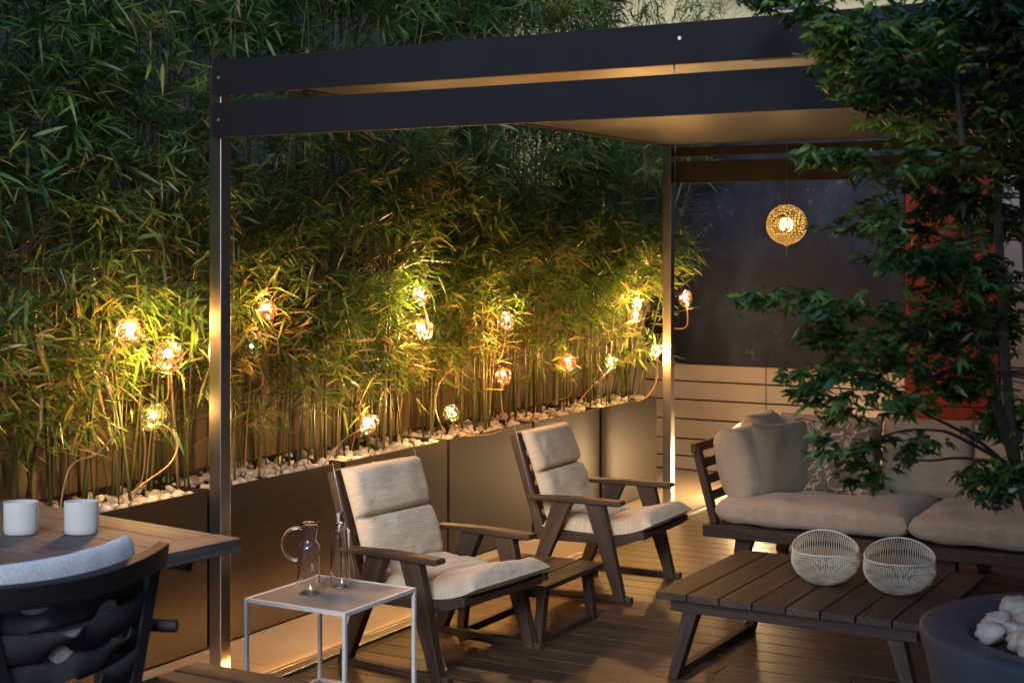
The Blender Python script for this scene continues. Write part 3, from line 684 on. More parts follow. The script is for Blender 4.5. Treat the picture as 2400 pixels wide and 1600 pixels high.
def pillow(name, mat, w, h, T, M4, parent=None, p=2.2, e=.5, pull=.05, seed=0, wr=.008, n=30, tuft=True):
    m = MB(); G = [[], []]; U = []
    for i in range(n + 1):
        ra, rb, ru = [], [], []
        for j in range(n + 1):
            u = math.sin(PI / 2 * (-1 + 2 * j / n)); v = math.sin(PI / 2 * (-1 + 2 * i / n))
            if p > 5: u = math.sin(PI / 2 * u); v = math.sin(PI / 2 * v)
            x = u * w / 2 * (1 - pull * (1 - v * v) ** 1.0 * abs(u) ** 2) ; y = v * h / 2 * (1 - pull * (1 - u * u) * abs(v) ** 2)
            t = T / 2 * (max(0, (1 - abs(u) ** p) * (1 - abs(v) ** p))) ** e
            nz = noise.noise(Vector((x * 7 + seed, y * 7, 0))) * wr * 1.6 + noise.noise(Vector((x * 22 + seed, y * 22, 3))) * wr * .5
            ed = min(1, t / (T * .25))
            ra.append(M4 @ Vector((x, y, t + nz * ed))); rb.append(M4 @ Vector((x, y, -t - nz * ed * .5))); ru.append((x + 3, y + 3))
        G[0].append(ra); G[1].append(rb); U.append(ru)
    b = n + 1; fs = [(i * b + j, i * b + j + 1, (i + 1) * b + j + 1, (i + 1) * b + j) for i in range(n) for j in range(n)]
    fl = [q for r in U for q in r]
    m.add([q for r in G[0] for q in r], fs, [[fl[k] for k in f] for f in fs]); f2 = [tuple(reversed(f)) for f in fs]
    m.add([q for r in G[1] for q in r], f2, [[fl[k] for k in f] for f in f2])
    o = m.build(name, mat, parent, smooth=True); return o

# ------------------------------------------------------------------ armchairs
def armchair(label, loc, rz):
    t = empty('armchair', loc, rz, label, 'armchair', 'teak lounge armchairs facing the coffee table')
    for s in (-1, 1):
        yo = s * .325; a, b_ = yo - .022, yo + .022
        m = MB(); m.slab([(-.225, .0), (-.215 - .075, .0), (-.125, .472), (-.02, .472), (-.235, .0)][1:] , a, b_); m.build('leg', M['teak'], t, bevel=.004)
        m = MB(); m.slab([(.222, .0), (.272, .0), (.16, .472), (.055, .472)], a, b_); m.build('leg', M['teak'], t, bevel=.004)
        m = MB(); m.slab([(-.268, .473), (.245, .473), (.262, .482), (.255, .500), (.0, .503), (-.268, .492)], yo - .034, yo + .034); m.build('armrest', M['teak'], t, bevel=.007)
        m = MB(); m.slab([(-.238, .001), (.219, .001), (.216, .028), (-.225, .028)], yo - .019, yo + .019); m.slab([(.276, .001), (.305, .001), (.305, .026), (.270, .028)], yo - .019, yo + .019); m.build('runner', M['teak'], t, bevel=.003)
    f = MB()
    for s in (-1, 1):
        yo = s * .285; f.slab([(-.25, .262), (.12, .272), (.20, .262), (.36, .318), (.352, .352), (.20, .312), (.02, .318), (-.25, .302)], yo - .016, yo + .016)
    f.box(.322, .35, -.268, .268, .306, .336, 1); f.box(-.22, -.18, -.268, .268, .270, .30, 1)
    for k in range(6): x = -.12 + k * .075; f.box(x, x + .05, -.268, .268, .303 , .315, 1)
    f.build('seat_frame', M['teak'], t, bevel=.003)
    bf = MB(); P0, P1 = Vector((-.228, 0, .285)), Vector((-.388, 0, .790))
    for s in (-1, 1): bf.bar(P0 + Vector((0, s * .258, 0)), P1 + Vector((0, s * .258, 0)), .034, .052, (1, 0, 0))
    dv = (P1 - P0)
    bf.bar(P0 + dv * .975 + Vector((0, -.238, 0)), P0 + dv * .975 + Vector((0, .238, 0)), .036, .045, (1, 0, 0))
    for k in range(6):
        q = P0 + dv * (.12 + k * .15); bf.bar(q + Vector((0, -.238, 0)), q + Vector((0, .238, 0)), .05, .012, (1, 0, .27))
    bf.build('back_frame', M['teak'], t, bevel=.003)
    m = MB(); 
    for s in (-1, 1): m.tube([(P0.x - .01 - .14 * k / 8, s * .277, .33 + .5 * k / 8) for k in range(9)], .0022, 5)
    m.build('steel_rod', M['alu'], t, smooth=True)
    # seat pad: underside path from rear to front, pad above
    pad('seat_cushion', M['linen'], [(-.215, .330), (-.10, .322), (.05, .318), (.20, .322), (.31, .348), (.385, .382)][0:], .098, .55, (.50,), t, seed=loc[1], edge=.05, wr=.016, bulge=.40)
    pad('back_cushion', M['linen'], [(-.352, .800), (-.32, .715), (-.280, .61), (-.243, .50), (-.205, .37)], .088, .495, (.49,), t, seed=loc[1] + 5, edge=.04, wr=.014, bulge=.36)
    return t
armchair('nearer teak armchair with pale linen cushions beside the white side table', (-3.435, 5.41, 0), rad(-6))
armchair('farther teak armchair with pale linen cushions in front of the rear post', (-3.43, 6.985, 0), rad(1.5))

# ------------------------------------------------------------------ small teak table between armchairs
t = empty('low_table', (-3.35, 6.03, 0), 0, 'small low slatted teak table between the two armchairs', 'table')
m = MB()
for k in range(4): x = -.255 + k * .1285; m.box(x, x + .122, -.29, .29, .245, .268, 1)
m.build('table_top', M['teak'], t, bevel=.003)
for ya_ in (-.262, .24):
    m = MB(); m.box(-.235, .235, ya_, ya_ + .022, .205, .2445, 0); m.build('apron', M['teak'], t, bevel=.002)
for sx in (-1, 1):
    for sy in (-1, 1):
        m = MB(); a = sy * .215; b2 = sy * .262
        m.hexa([(sx * .20 - .02, b2 - .02, 0), (sx * .20 + .02, b2 - .02, 0), (sx * .20 + .02, b2 + .02, 0), (sx * .20 - .02, b2 + .02, 0), (sx * .20 - .02, a - .028, .244), (sx * .20 + .02, a - .028, .244), (sx * .20 + .02, a + .022, .244), (sx * .20 - .02, a + .022, .244)])
        m.build('leg', M['teak'], t, bevel=.003)
    m = MB(); m.box(sx * .2 - .016, sx * .2 + .016, -.24, .24, .001, .026, 1); m.build('runner', M['teak'], t, bevel=.002)

# ------------------------------------------------------------------ coffee table
t = empty('coffee_table', (-1.93, 6.03, 0), 0, 'large low slatted teak coffee table carrying two woven baskets', 'table')
m = MB(); n = 8
for k in range(n):
    w_ = 1.11 / n; x = -.555 + k * w_; m.box(x, x + w_ - .007, -.485, .485, .327, .356, 1)
m.build('table_top', M['teak'], t, bevel=.0025)
m = MB(); m.box(-.50, .50, -.46, -.432, .278, .3265, 0); m.box(-.50, .50, .432, .46, .278, .3265, 0); m.box(-.50, -.472, -.4315, .4315, .278, .3265, 1); m.box(.472, .50, -.4315, .4315, .278, .3265, 1); m.build('apron', M['teak'], t, bevel=.002)
for sx in (-1, 1):
    for sy in (-1, 1):
        m = MB(); y0 = sy * .43
        m.slab([(sx * .515, 0), (sx * .475, 0), (sx * .385, .277), (sx * .45, .277)] if sx > 0 else [(-.475, 0), (-.515, 0), (-.45, .277), (-.385, .277)], y0 - .03, y0 + .03); m.build('leg', M['teak'], t, bevel=.003)
    m = MB(); m.box(min(sx * .475, sx * .512), max(sx * .475, sx * .512), -.3995, .3995, .001, .032, 1); m.build('runner', M['teak'], t, bevel=.003)

# ------------------------------------------------------------------ woven baskets
def basket(label, c, R, seed, rz):
    t = empty('woven_basket', (c[0], c[1], .357), rz, label, 'basket', 'woven cord baskets on the coffee table')
    def rimz(a): return .160 - .010 * math.cos(2 * a) + .030 * math.sin(a)
    def prad(s): return R * (.30 + .70 * math.sin(PI / 2 * min(1, s / .78)) ** .95 - .05 * max(0, s - .72) / .28)
    def pt(a, s):
        h = rimz(a); return Vector((prad(s) * math.cos(a), prad(s) * math.sin(a) * .96, h * (s ** 1.35)))
    m = MB(); N = 88
    for fam, tw in ((0, .16), (1, -.16)):
        for k in range(N if tw > .1 or tw < -.1 else N):
            a0 = 2 * PI * k / N
            m.tube([pt(a0 + tw * (1 - j / 9), j / 9) for j in range(10)], .00125, 3, cap=False)
    m.build('cord_weave', M['rope'], t, smooth=True)
    m = MB(); m.tube([pt(2 * PI * k / 60, 1.0) for k in range(60)], .0038, 8, closed=True); m.tube([pt(2 * PI * k / 60, .02) + Vector((0, 0, .004)) for k in range(60)], .004, 8, closed=True)
    m.build('rim', M['rope'], t, smooth=True)
    m = MB(); m.lathe([(0, .002), (R * .33, .002), (R * .33, .008), (0, .008)], 32); m.build('base', M['rope'], t, smooth=True, angle=40)
basket('left pale woven cord basket with curved rim on the coffee table', (-1.925, 6.02), .142, 1, rad(22))
basket('right pale woven cord basket with curved rim on the coffee table', (-1.61, 6.0), .146, 2, rad(16))

# ------------------------------------------------------------------ sofa
t = empty('sofa', (-2.0, 7.95, 0), 0, 'long teak framed outdoor sofa with beige cushions along the rear of deck', 'sofa')
def L3(x, y, z): return (x + 2.0, y - 7.95, z)
m = MB(); m.box(-1.085, 1.3, -.45, -.40, .195, .258, 0); m.box(-1.085, 1.3, .38, .42, .195, .258, 0); m.box(-1.085, -1.035, -.3995, .3795, .195, .258, 1); m.box(1.25, 1.3, -.3995, .3795, .195, .258, 1)
for k in range(9): y = -.38 + k * .084; m.box(-1.034, 1.249, y, y + .06, .225, .252, 0)
m.build('seat_frame', M['teak_dark'], t, bevel=.004)
for x in (-.87, .2, 1.15):
    for y in (-.36, .34):
        m = MB(); s = -1 if x < 0 else 1; m.hexa([(x - .03 + s * .04, y - .03, 0), (x + .03 + s * .04, y - .03, 0), (x + .03 + s * .04, y + .03, 0), (x - .03 + s * .04, y + .03, 0), (x - .05, y - .03, .194), (x + .05, y - .03, .194), (x + .05, y + .03, .194), (x - .05, y + .03, .194)]); m.build('leg', M['teak_dark'], t, bevel=.004)
m = MB()
for y in (-.365, .33): m.bar((-1.045, y, .2585), (-1.155, y, .665), .05, .04, (1, 0, 0))
m.bar((-1.160, -.40, .66), (-1.160, .36, .66), .03, .05, (0, 0, 1))
for k in range(4): s = (k + .6) / 4.6; m.bar((-1.04 - .11 * s, -.339, .26 + .40 * s), (-1.04 - .11 * s, .304, .26 + .40 * s), .016, .05, (-.26, 0, 1))
m.build('side_frame', M['teak_dark'], t, bevel=.003)
m = MB()
for x in (-.95, -.2, .55, 1.25): m.bar((x, .36, .2585), (x, .46, .665), .04, .05, (0, 1, 0))
m.bar((-1.0, .46, .66), (1.3, .46, .66), .03, .05, (0, 0, 1))
for k in range(4): s = (k + .6) / 4.6; m.bar((-.99, .395 + .1 * s, .26 + .4 * s), (1.29, .395 + .1 * s, .26 + .4 * s), .016, .05, (0, .26, 1))
m.build('back_frame', M['teak_dark'], t, bevel=.003)
def M4(loc, rx=0, ry=0, rz=0): return Matrix.Translation(loc) @ Euler((rx, ry, rz), 'XYZ').to_matrix().to_4x4()
pillow('seat_cushion', M['canvas'], 1.04, .80, .165, M4((-.505, -.02, .338), rad(0)), t, p=9, e=.34, pull=.01, seed=1, wr=.012, n=44)
pillow('seat_cushion', M['canvas'], 1.06, .80, .16, M4((.55, -.02, .335), 0), t, p=9, e=.34, pull=.01, seed=2, wr=.012, n=44)
R90 = rad(90)
# back cushions lean on the back frame (local z of the pillow is the thickness)
for k, (x, w_) in enumerate(((-.62, .60), (-.065, .50), (.42, .47), (.88, .47))):
    pillow('back_cushion', M['canvas'], w_, .44, .17, M4((x, .315, .585 + .01 * (k % 2)), rad(80)), t, p=5, e=.4, pull=.03, seed=4 + k, wr=.012)
# side cushions lean on the left frame
pillow('side_cushion', M['canvas'], .40, .40, .25, M4((-.945, -.175, .575), rad(90), 0, rad(90)) @ Matrix.Rotation(rad(-14), 4, 'X'), t, p=4, e=.42, pull=.04, seed=9, wr=.014)
pillow('side_cushion', M['canvas'], .40, .43, .20, M4((-.96, .21, .60), rad(90), 0, rad(90)) @ Matrix.Rotation(rad(-12), 4, 'X'), t, p=4, e=.42, pull=.04, seed=12, wr=.014)
o = pillow('throw_pillow', M['olive'], .40, .41, .14, M4((-2.745, 7.83, .595), rad(83), 0, rad(60)), None, p=3, e=.5, pull=.06, seed=21, wr=.012); tag(o, 'olive grey square pillow standing between side cushion and patterned pillow', 'pillow', 'loose pillows on the sofa')
o = pillow('throw_pillow', M['patterned'], .42, .41, .13, M4((-2.475, 7.96, .605), rad(78), 0, rad(2)), None, p=3, e=.5, pull=.06, seed=25, wr=.008); tag(o, 'brown pillow with pale branching pattern leaning on the sofa back', 'pillow', 'loose pillows on the sofa')

# ------------------------------------------------------------------ white side table with glassware
ST = (-3.425, 4.61, 0); sh = .43
t = empty('side_table', ST, 0, 'square white metal frame side table with grey top carrying glass jug', 'side table')
a = .228; hw = .007
for nm, z0_, z1_ in (('top_frame', sh - .014, sh), ('base_frame', .001, .013)):
    m = MB()
    for sx in (-1, 1):
        m.box(sx * a - hw, sx * a + hw, -a + hw + .0005, a - hw - .0005, z0_, z1_, 1); m.box(-a + hw + .0005, a - hw - .0005, sx * a - hw, sx * a + hw, z0_, z1_, 0)
    m.build(nm, M['white_metal'], t)
for sx in (-1, 1):
    for sy in (-1, 1):
        m = MB(); m.box(sx * a - hw, sx * a + hw, sy * a - hw, sy * a + hw, 0, sh, 2); m.build('leg', M['white_metal'], t, bevel=.001)
m = MB(); m.box(-a + hw + .002, a - hw - .002, -a + hw + .002, a - hw - .002, sh - .008, sh - .002, 0); m.build('table_top', M['tabletop'], t)
zt = sh - .0015
def vessel(prof, thick, n=40):
    outer = prof; inner = [(max(.0015, r - thick), z + (thick * 1.6 if k == 0 else 0)) for k, (r, z) in enumerate(prof)]
    inner[0] = (0.0005, prof[0][1] + thick * 2.2); inner.insert(1, (prof[1][0] - thick, prof[0][1] + thick * 2.2))
    return [(0.0005, prof[0][1])] + outer[1:] + [(prof[-1][0] - thick / 2, prof[-1][1] + thick * .5)] + list(reversed(inner[1:])) + [inner[0]]
t = empty('glass_jug', (-3.50, 4.565, zt), rad(0), 'clear glass jug with round handle and spout on the side table', 'jug')
pr = [(0, 0), (.031, 0), (.0345, .004), (.0345, .135), (.0335, .145), (.029, .151), (.024, .158), (.0225, .165), (.0225, .205), (.0245, .214)]
m = MB(); m.lathe(vessel(pr, .002), 48)
for k, (x, y, z) in enumerate(m.v):     # pulled spout
    if z > .195: 
        a_ = math.atan2(y, x); w_ = math.exp(-((a_ - rad(30)) / .35) ** 2) * (z - .195) / .02; m.v[k] = (x + .012 * w_ * math.cos(rad(30)), y + .012 * w_ * math.sin(rad(30)), z + .002 * w_)
m.build('body', M['glass'], t, smooth=True, angle=60)
dx = Vector((-math.cos(YAW), -math.sin(YAW), 0)); m = MB()
m.tube(smoothpath([dx * .022 + Vector((0, 0, .195)), dx * .035 + Vector((0, 0, .199)), dx * .062 + Vector((0, 0, .19)), dx * .078 + Vector((0, 0, .162)), dx * .076 + Vector((0, 0, .13)), dx * .056 + Vector((0, 0, .105)), dx * .034 + Vector((0, 0, .102))], 5), .0045, 10); m.build('handle', M['glass'], t, smooth=True); t.scale = (1.27, 1.27, 1.27)
t = empty('glass_carafe', (-3.465, 4.72, zt), 0, 'tall clear glass carafe with cylindrical stopper behind the jug', 'carafe')
pr = [(0, 0), (.029, 0), (.032, .004), (.032, .185), (.030, .191), (.014, .194), (.0125, .198), (.0125, .21)]
m = MB(); m.lathe(vessel(pr, .002), 48); m.build('body', M['glass'], t, smooth=True, angle=60)
m = MB(); m.lathe([(.0005, .19), (.0095, .19), (.0095, .211), (.0145, .213), (.0150, .245), (.0135, .248), (.0005, .248)], 32); m.build('stopper', M['glass'], t, smooth=True, angle=50); t.scale = (1.18, 1.18, 1.18)

# ------------------------------------------------------------------ dining table, mugs
ty = rad(-7); TC = Vector((-3.19, 3.80, 0))
t = empty('dining_table', (TC.x, TC.y, 0), ty, 'weathered grey teak dining table with white mugs, at left', 'dining table')
zt = .80; m = MB(); TL = 1.28; TWd = 1.0
m.box(-.13, 0, -TWd, 0, zt - .045, zt, 1)
for k in range(7):
    y1 = -.0 - k * .143; m.box(-TL, -.134, y1 - .139, y1, zt - .032, zt - .001, 0)
m.box(-TL, -.134, -.022, -.0005, zt - .045, zt - .0325, 0)
m.build('table_top', M['teak_grey'], t, bevel=.003)
for x in (-.56, -1.15):
    for y in (-.09, -.91):
        m = MB(); m.box(x - .04, x + .04, y - .04, y + .04, 0, zt - .046, 2)
        if x < -1: m.v = [(a_, b_, c_) for a_, b_, c_ in m.v]
        m.build('leg', M['ebony'], t, bevel=.003)
for ya_ in (-.11, -.91):
    m = MB(); m.box(-1.11, -.14, ya_, ya_ + .025, zt - .11, zt - .05, 0); m.build('apron', M['ebony'], t, bevel=.002)
def mug(x, y, label):
    t = empty('mug', (x, y, .801), rad(35), label, 'mug', 'white oval mugs on the dining table')
    m = MB(); pr = [(0, 0), (.048, 0), (.052, .003), (.053, .02), (.054, .105), (.053, .108), (.0505, .107), (.049, .02), (.045, .008), (0, .007)]
    m.lathe([(max(r, .0004), z) for r, z in pr], 48, sx=1.06, sy=.74); m.build('cup_body', M['ceramic'], t, smooth=True, angle=60)
mug(-3.875, 3.49, 'white oval ceramic mug at the left edge of the dining table')
mug(-3.705, 3.595, 'white oval ceramic mug nearer the table corner')

# ------------------------------------------------------------------ dining chair seen from behind
CZ = .89
t = empty('dining_chair', (-3.0, 2.93, 0), 0, 'dark wooden dining chair with woven strap back and pale blue cushion', 'dining chair')
def arc(y, bow=.065): return -bow * (1 - (y / .34) ** 2) * 0 + bow * ((y / .34) ** 2) * -1
def railpt(y, z, lean=.0): return Vector((arc(y) - lean + 0.04, y, z))
m = MB(); n = 20; rows = []
vs = []; fs = []; uv = []
for k in range(n + 1):
    y = -.345 + .69 * k / n; c = railpt(y, 0); hh = .0
    z0 = CZ - .080 + .016 * (y / .34) ** 2; z1 = CZ - .018 + .018 * (y / .34) ** 2
    vs += [(c.x - .0, y, z0), (c.x + .008, y, z1), (c.x - .034, y, z1 + .004), (c.x - .034, y, z0)]
for k in range(n):
    for j in range(4):
        fs.append((k * 4 + j, k * 4 + (j + 1) % 4, (k + 1) * 4 + (j + 1) % 4, (k + 1) * 4 + j)); uv.append([(k * .035, j * .05), (k * .035, j * .05 + .05), (k * .035 + .035, j * .05 + .05), (k * .035 + .035, j * .05)])
fs += [(0, 3, 2, 1), (n * 4, n * 4 + 1, n * 4 + 2, n * 4 + 3)]; uv += [[(0, 0)] * 4] * 2
m.add(vs, fs, uv); m.build('top_rail', M['ebony'], t, bevel=.003)
for s in (-1, 1):
    m = MB(); m.bar((-.06, s * .315, .845), (-.045, s * .20, .45), .045, .045, (1, 0, 0), .045, .04); m.bar((-.045, s * .2, .4495), (.01, s * .21, 0), .045, .04, (1, 0, 0)); m.build('rear_leg', M['ebony'], t, bevel=.004)
    m = MB(); m.bar((-.50, s * .27, 0), (-.49, s * .28, .62), .04, .04, (1, 0, 0)); m.build('front_leg', M['ebony'], t, bevel=.004)
    m = MB(); m.tube([(-.53, s * .29, .635), (-.25, s * .315, .64), (-.04, s * .35, .645), (-.01, s * .365, .645)], .019, 12); m.build('armrest', M['ebony'], t, smooth=True, angle=40)
m = MB(); m.box(-.50, -.03, -.27, .27, .415, .45, 1); m.build('seat', M['ebony'], t, bevel=.004)
# woven twisted straps of the back
zc = .775; kk = 0
while zc > .44:
    m = MB(); rows = []; wv = .039; q0 = (.35, -.25, .6, .05, -.55)[kk % 5]; q1 = q0 - .85
    for j in range(61):
        q = -1 + 2 * j / 60; y = .30 * q * (1 - .30 * (.79 - zc) / .33)
        tw = .10 * (1 if kk % 2 else -1) + 1.0 * (math.exp(-((q - q0) / .16) ** 2) - .9 * math.exp(-((q - q1) / .15) ** 2))
        zz = zc + .022 * q * q + .05 * (.14 * q); cx = arc(y) - .012 + (.004 if kk % 2 else -.006)
        rows.append([(cx - wv * math.sin(tw), y, zz - wv * math.cos(tw)), (cx, y, zz), (cx + wv * math.sin(tw), y, zz + wv * math.cos(tw))])
    m.grid(rows); o = m.build('strap', M['strap'], t, smooth=True); so = o.modifiers.new('s', 'SOLIDIFY'); so.thickness = .004
    zc -= .076; kk += 1
m = MB(); rows = []
# back cushion: a thick roll visible above the rail
for j in range(33):
    y = -.27 + .54 * j / 32; e = min(1, math.sqrt(max(0, 1 - (max(0, abs(y) - .245) / .026) ** 2))); cx = arc(y) - .058; cz = CZ - .128 + .018 * (y / .34) ** 2
    row = []
    for k in range(25):
        a_ = 2 * PI * k / 24; rx = .034 * e; rz_ = .155 * e
        px = math.cos(a_); pz = math.sin(a_); px = math.copysign(abs(px) ** .8, px); pz = math.copysign(abs(pz) ** .7, pz)
        row.append((cx + px * rx + .003 * noise.noise(Vector((y * 14, a_, 0))), y, cz + pz * rz_ + .004 * noise.noise(Vector((y * 9, a_ * 2, 4)))))
    rows.append(row)
m.grid(rows)
for k, f in enumerate(m.f): m.uv[k] = [(m.v[q][1] + 2, m.v[q][2] * 1.2 + m.v[q][0]) for q in f]
m.build('back_cushion', M['blue_fabric'], t, smooth=True)

# ------------------------------------------------------------------ dark bench
t = empty('bench', (-2.50, 3.36, 0), 0, 'low dark wooden bench top in front of the white side table', 'bench')
m = MB(); m.box(-.61, .6, .026, .135, .445, .48, 0); m.box(-.61, .6, -.125, .02, .445, .48, 0); m.build('bench_top', M['ebony'], t, bevel=.004)
for x in (-.54, .54):
    for y in (-.09, .10):
        m = MB(); m.box(x - .02, x + .02, y - .02, y + .02, 0, .444, 2); m.build('leg', M['ebony'], t, bevel=.002)

# ------------------------------------------------------------------ pot with stones and tree
PC = Vector((-.66, 4.75, 0)); PR = .535
t = empty('plant_pot', PC, 0, 'large round navy blue pot with wide rim filled with white stones', 'pot')
m = MB(); m.lathe([(.0005, 0.001), (.40, .001), (.43, .01), (PR - .02, .50), (PR, .57), (PR, .592), (PR - .012, .60), (.405, .592), (.392, .58), (.385, .50), (.0005, .50)], 96); m.build('pot_shell', M['pot'], t, smooth=True, angle=50)
m = MB(); m.lathe([(.0005, .545), (.15, .548), (.384, .54)], 48); m.build('soil', M['soil'], t, smooth=True)
random.seed(21); k = 0; placed = []
while k < 2600 and len(placed) < 48:
    k += 1; a_ = random.uniform(0, 2 * PI); rr = .335 * math.sqrt(random.random()); x = PC.x + rr * math.cos(a_); y = PC.y + rr * math.sin(a_)
    if any((x - q[0]) ** 2 + (y - q[1]) ** 2 < (q[2] + .045) ** 2 * .72 for q in placed): continue
    r = random.uniform(.045, .066); placed.append((x, y, r))
for j, (x, y, r) in enumerate(placed):
    m = MB(); m.ico((0, 0, 0), r, 3, (1, random.uniform(.75, 1), random.uniform(.6, .75)), .3, j * 1.7, Euler((random.uniform(-.5, .5), random.uniform(-.5, .5), random.uniform(0, 6))))
    o = m.build('stone', M['stone'], smooth=True, loc=(x, y, .553 + r * .62)); tag(o, 'smooth white stone among the stones filling the navy pot', 'stone', 'white stones in the navy pot')

BL = [(-1.59, 4.39, 2.52, 0.09, 0.03), (-1.41, 4.26, 2.46, 0.13, 0.06), (-1.27, 4.23, 2.4, 0.15, 0.08), (-1.11, 4.2, 2.38, 0.17, 0.11), (-0.97, 4.33, 2.41, 0.15, 0.1), (-0.88, 4.4, 2.45, 0.11, 0.15), (-1.27, 4.23, 2.28, 0.09, 0.05), (-1.14, 4.3, 2.22, 0.16, 0.11), (-1.0, 4.4, 2.19, 0.17, 0.16), (-0.88, 4.45, 2.12, 0.11, 0.19), (-1.15, 4.18, 2.11, 0.11, 0.06), (-1.01, 4.14, 2.04, 0.14, 0.08), (-1.22, 3.79, 2.0, 0.08, 0.02), (-1.14, 3.84, 2.0, 0.1, 0.03), (-1.08, 3.99, 1.96, 0.13, 0.05), (-0.99, 4.27, 1.91, 0.12, 0.07), (-1.16, 4.06, 1.86, 0.08, 0.03), (-1.16, 3.94, 1.81, 0.07, 0.02), (-1.08, 4.22, 1.81, 0.11, 0.06), (-0.97, 4.74, 1.82, 0.12, 0.14), (-1.07, 3.88, 1.73, 0.11, 0.03), (-0.96, 3.94, 1.72, 0.13, 0.04), (-0.94, 4.3, 1.67, 0.11, 0.07), (-1.01, 4.03, 1.62, 0.13, 0.06), (-1.4, 3.92, 1.62, 0.06, 0.02), (-1.29, 3.87, 1.61, 0.08, 0.04), (-1.17, 3.82, 1.58, 0.1, 0.05), (-1.06, 3.88, 1.56, 0.13, 0.06), (-0.98, 4.16, 1.52, 0.12, 0.07), (-0.95, 4.64, 1.55, 0.11, 0.12), (-1.25, 3.89, 1.52, 0.07, 0.03), (-1.09, 3.75, 1.48, 0.12, 0.05), (-1.0, 3.92, 1.45, 0.13, 0.06), (-1.26, 3.88, 1.41, 0.08, 0.03), (-1.29, 3.87, 1.36, 0.05, 0.02), (-1.15, 3.83, 1.39, 0.1, 0.04), (-1.03, 3.9, 1.36, 0.13, 0.05), (-0.97, 4.28, 1.37, 0.11, 0.07), (-1.19, 3.93, 1.31, 0.06, 0.03), (-1.16, 3.72, 1.24, 0.07, 0.02), (-1.07, 3.76, 1.22, 0.09, 0.03), (-1.1, 3.75, 1.17, 0.05, 0.03), (-1.03, 3.9, 1.25, 0.07, 0.03), (-0.89, 4.33, 1.09, 0.05, 0.07), (-0.94, 4.65, 1.24, 0.08, 0.08)]
TRK = [[(-0.69, 4.76, 0.54), (-0.74, 4.76, .68), (-0.82, 4.71, 0.85), (-0.88, 4.62, 1.06), (-0.9, 4.55, 1.33), (-0.92, 4.54, 1.71), (-0.93, 4.52, 2.1), (-0.95, 4.5, 2.49), (-0.96, 4.46, 2.95)],
[(-0.89, 4.61, 1.10), (-0.94, 4.41, 1.46), (-0.95, 4.29, 1.72), (-0.97, 4.28, 2.02), (-0.99, 4.27, 2.33), (-1.01, 4.26, 2.84)],
[(-0.82, 4.71, 0.85), (-0.86, 4.75, 1.3), (-0.88, 4.68, 1.85), (-0.87, 4.53, 2.3), (-0.86, 4.45, 2.9)],
[(-0.9, 4.61, 1.09), (-0.96, 4.4, 1.2), (-1.04, 4.12, 1.3), (-1.09, 3.87, 1.4), (-1.24, 3.9, 1.4)], [(-0.91, 4.55, 1.12), (-0.98, 4.27, 1.22), (-1.01, 4.14, 1.25), (-1.05, 3.89, 1.27), (-1.15, 3.72, 1.23)],
[(-0.9, 4.61, 1.02), (-0.95, 4.41, 1.13), (-0.98, 4.27, 1.16), (-1.01, 4.03, 1.18), (-1.06, 3.88, 1.21)], [(-0.93, 4.54, 1.33), (-0.98, 4.16, 1.49), (-1.06, 3.88, 1.56), (-1.24, 3.9, 1.6), (-1.4, 3.92, 1.62)],
[(-0.95, 4.35, 1.57), (-0.99, 4.04, 1.67), (-1.07, 3.88, 1.72)], [(-0.96, 4.29, 1.84), (-1.04, 4.12, 1.92), (-1.1, 3.98, 1.98), (-1.21, 3.8, 2.0)], [(-0.96, 4.29, 1.77), (-1.06, 4.23, 1.8), (-1.13, 4.08, 1.84)],
[(-0.98, 4.27, 2.21), (-1.14, 4.3, 2.33), (-1.29, 4.27, 2.41), (-1.58, 4.39, 2.52)], [(-0.97, 4.28, 2.05), (-1.1, 4.32, 2.16), (-1.25, 4.24, 2.27)], [(-0.93, 4.54, 1.84), (-0.9, 4.52, 2.04), (-0.88, 4.5, 2.25)]]
t = empty('maple_tree', (PC.x, PC.y, .54), 0, 'dark green maple tree growing from the navy pot in the right foreground', 'tree')
off = Vector((PC.x, PC.y, .54))
m = MB()
for k, pth in enumerate(TRK[:3]): m.tube([q - off for q in smoothpath(pth, 5)], [.024, .016, .015][k], 9, [.007, .005, .005][k])
m.build('trunk', M['bark'], t, smooth=True)
for pth in TRK[3:]:
    m = MB(); m.tube([q - off for q in smoothpath(pth, 5)], .0065, 6, .0018)
    m.build('branch', M['bark'], t, smooth=True)
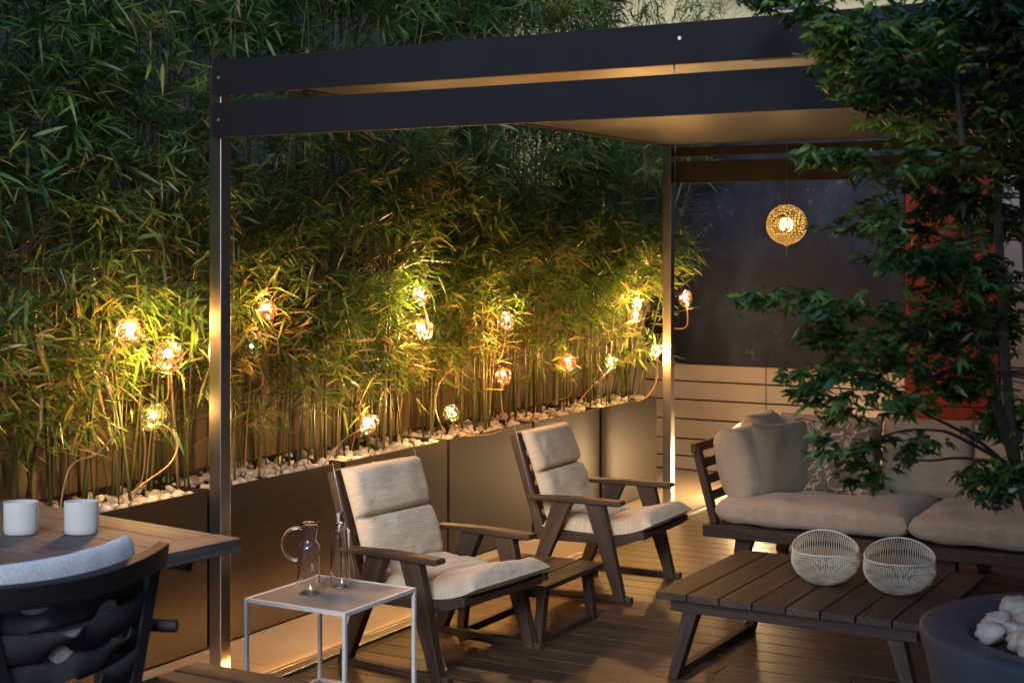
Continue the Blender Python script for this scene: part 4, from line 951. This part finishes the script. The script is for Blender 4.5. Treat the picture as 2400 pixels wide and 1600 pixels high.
# side of the crown outside the picture keeps the tree whole
BL += [(-1.33, 4.2, 2.36, .11, .07), (-1.22, 4.15, 2.2, .11, .07), (-1.05, 4.1, 2.3, .16, .12), (-.60, 4.30, 2.3, .20, .20), (-.55, 4.45, 1.9, .20, .18), (-.62, 4.2, 2.65, .25, .15), (-.95, 4.15, 2.7, .25, .12), (-.5, 4.7, 1.6, .18, .15), (-.45, 4.3, 1.4, .15, .1), (-.35, 4.4, 2.15, .15, .15)]
def maple(BL):
    rs = np.random.RandomState(5); P = []; D = []; L = []; Wd = []; T = []; tw = MB()
    trunkpts = [Vector(q) for pth in TRK for q in smoothpath(pth, 5)]
    for (x, y, z, rx, rz) in BL:
        n = int((190 + 8500 * rx * rz) * (2.6 if x > -1.0 and z > 1.9 else 1.9 if x > -1.0 else .40 if z < 1.33 else 1.15 if z > 2.15 else .62)) ; tone0 = rs.uniform(.1, .7) + (.12 if x < -1.12 else -.25)  # left sprays lighter, the rest darker: light and shade painted into leaf tone
        # flat tiers of sprays
        nb = max(3, int(n / 16))
        cen = Vector((x, y, z)); near = min(trunkpts, key=lambda q: (q - cen).length)
        for b_ in range(nb):
            v = rs.normal(size=3) * .5; c = cen + Vector((v[0] * rx * .95, v[1] * rx * .9, v[2] * rz * .9))
            if c.z > 2.12 and c.y > 4.5: c.y = 4.5 - rs.rand() * .1
            mid = near.lerp(c, .5) + Vector((0, 0, .01)); 
            if b_ % 3 == 0: tw.tube([near - off, mid - off, c - off], .0022, 4, .0009, cap=False)
            for q in range(rs.randint(4, 9)):
                lc = c + Vector(rs.normal(size=3) * np.array([.028, .028, .012]))
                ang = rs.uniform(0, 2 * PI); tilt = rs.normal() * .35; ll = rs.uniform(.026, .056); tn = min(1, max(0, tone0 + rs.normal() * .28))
                ux = Vector((math.cos(ang), math.sin(ang), rs.normal() * .3 - .25)).normalized(); sd = Vector((-math.sin(ang), math.cos(ang), tilt)).normalized()
                for lob, sc in ((-1.25, .62), (-.62, .88), (0, 1), (.62, .88), (1.25, .62)):
                    dv = ux * math.cos(lob) + sd * math.sin(lob)
                    P.append(lc - off); D.append(dv); L.append(ll * sc); Wd.append(ll * .28); T.append(tn)
    P = np.array([tuple(p) for p in P]); D = np.array([tuple(q) for q in D])
    tip = P + np.array(tuple(off)); keep = ~((tip[:, 1] > 4.53) & (tip[:, 2] > 2.13))
    L = np.array(L); Wd = np.array(Wd); T = np.array(T)
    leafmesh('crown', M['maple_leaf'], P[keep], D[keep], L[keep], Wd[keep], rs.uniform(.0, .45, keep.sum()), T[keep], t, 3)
    tw.build('twigs', M['bark'], t)
maple(BL)
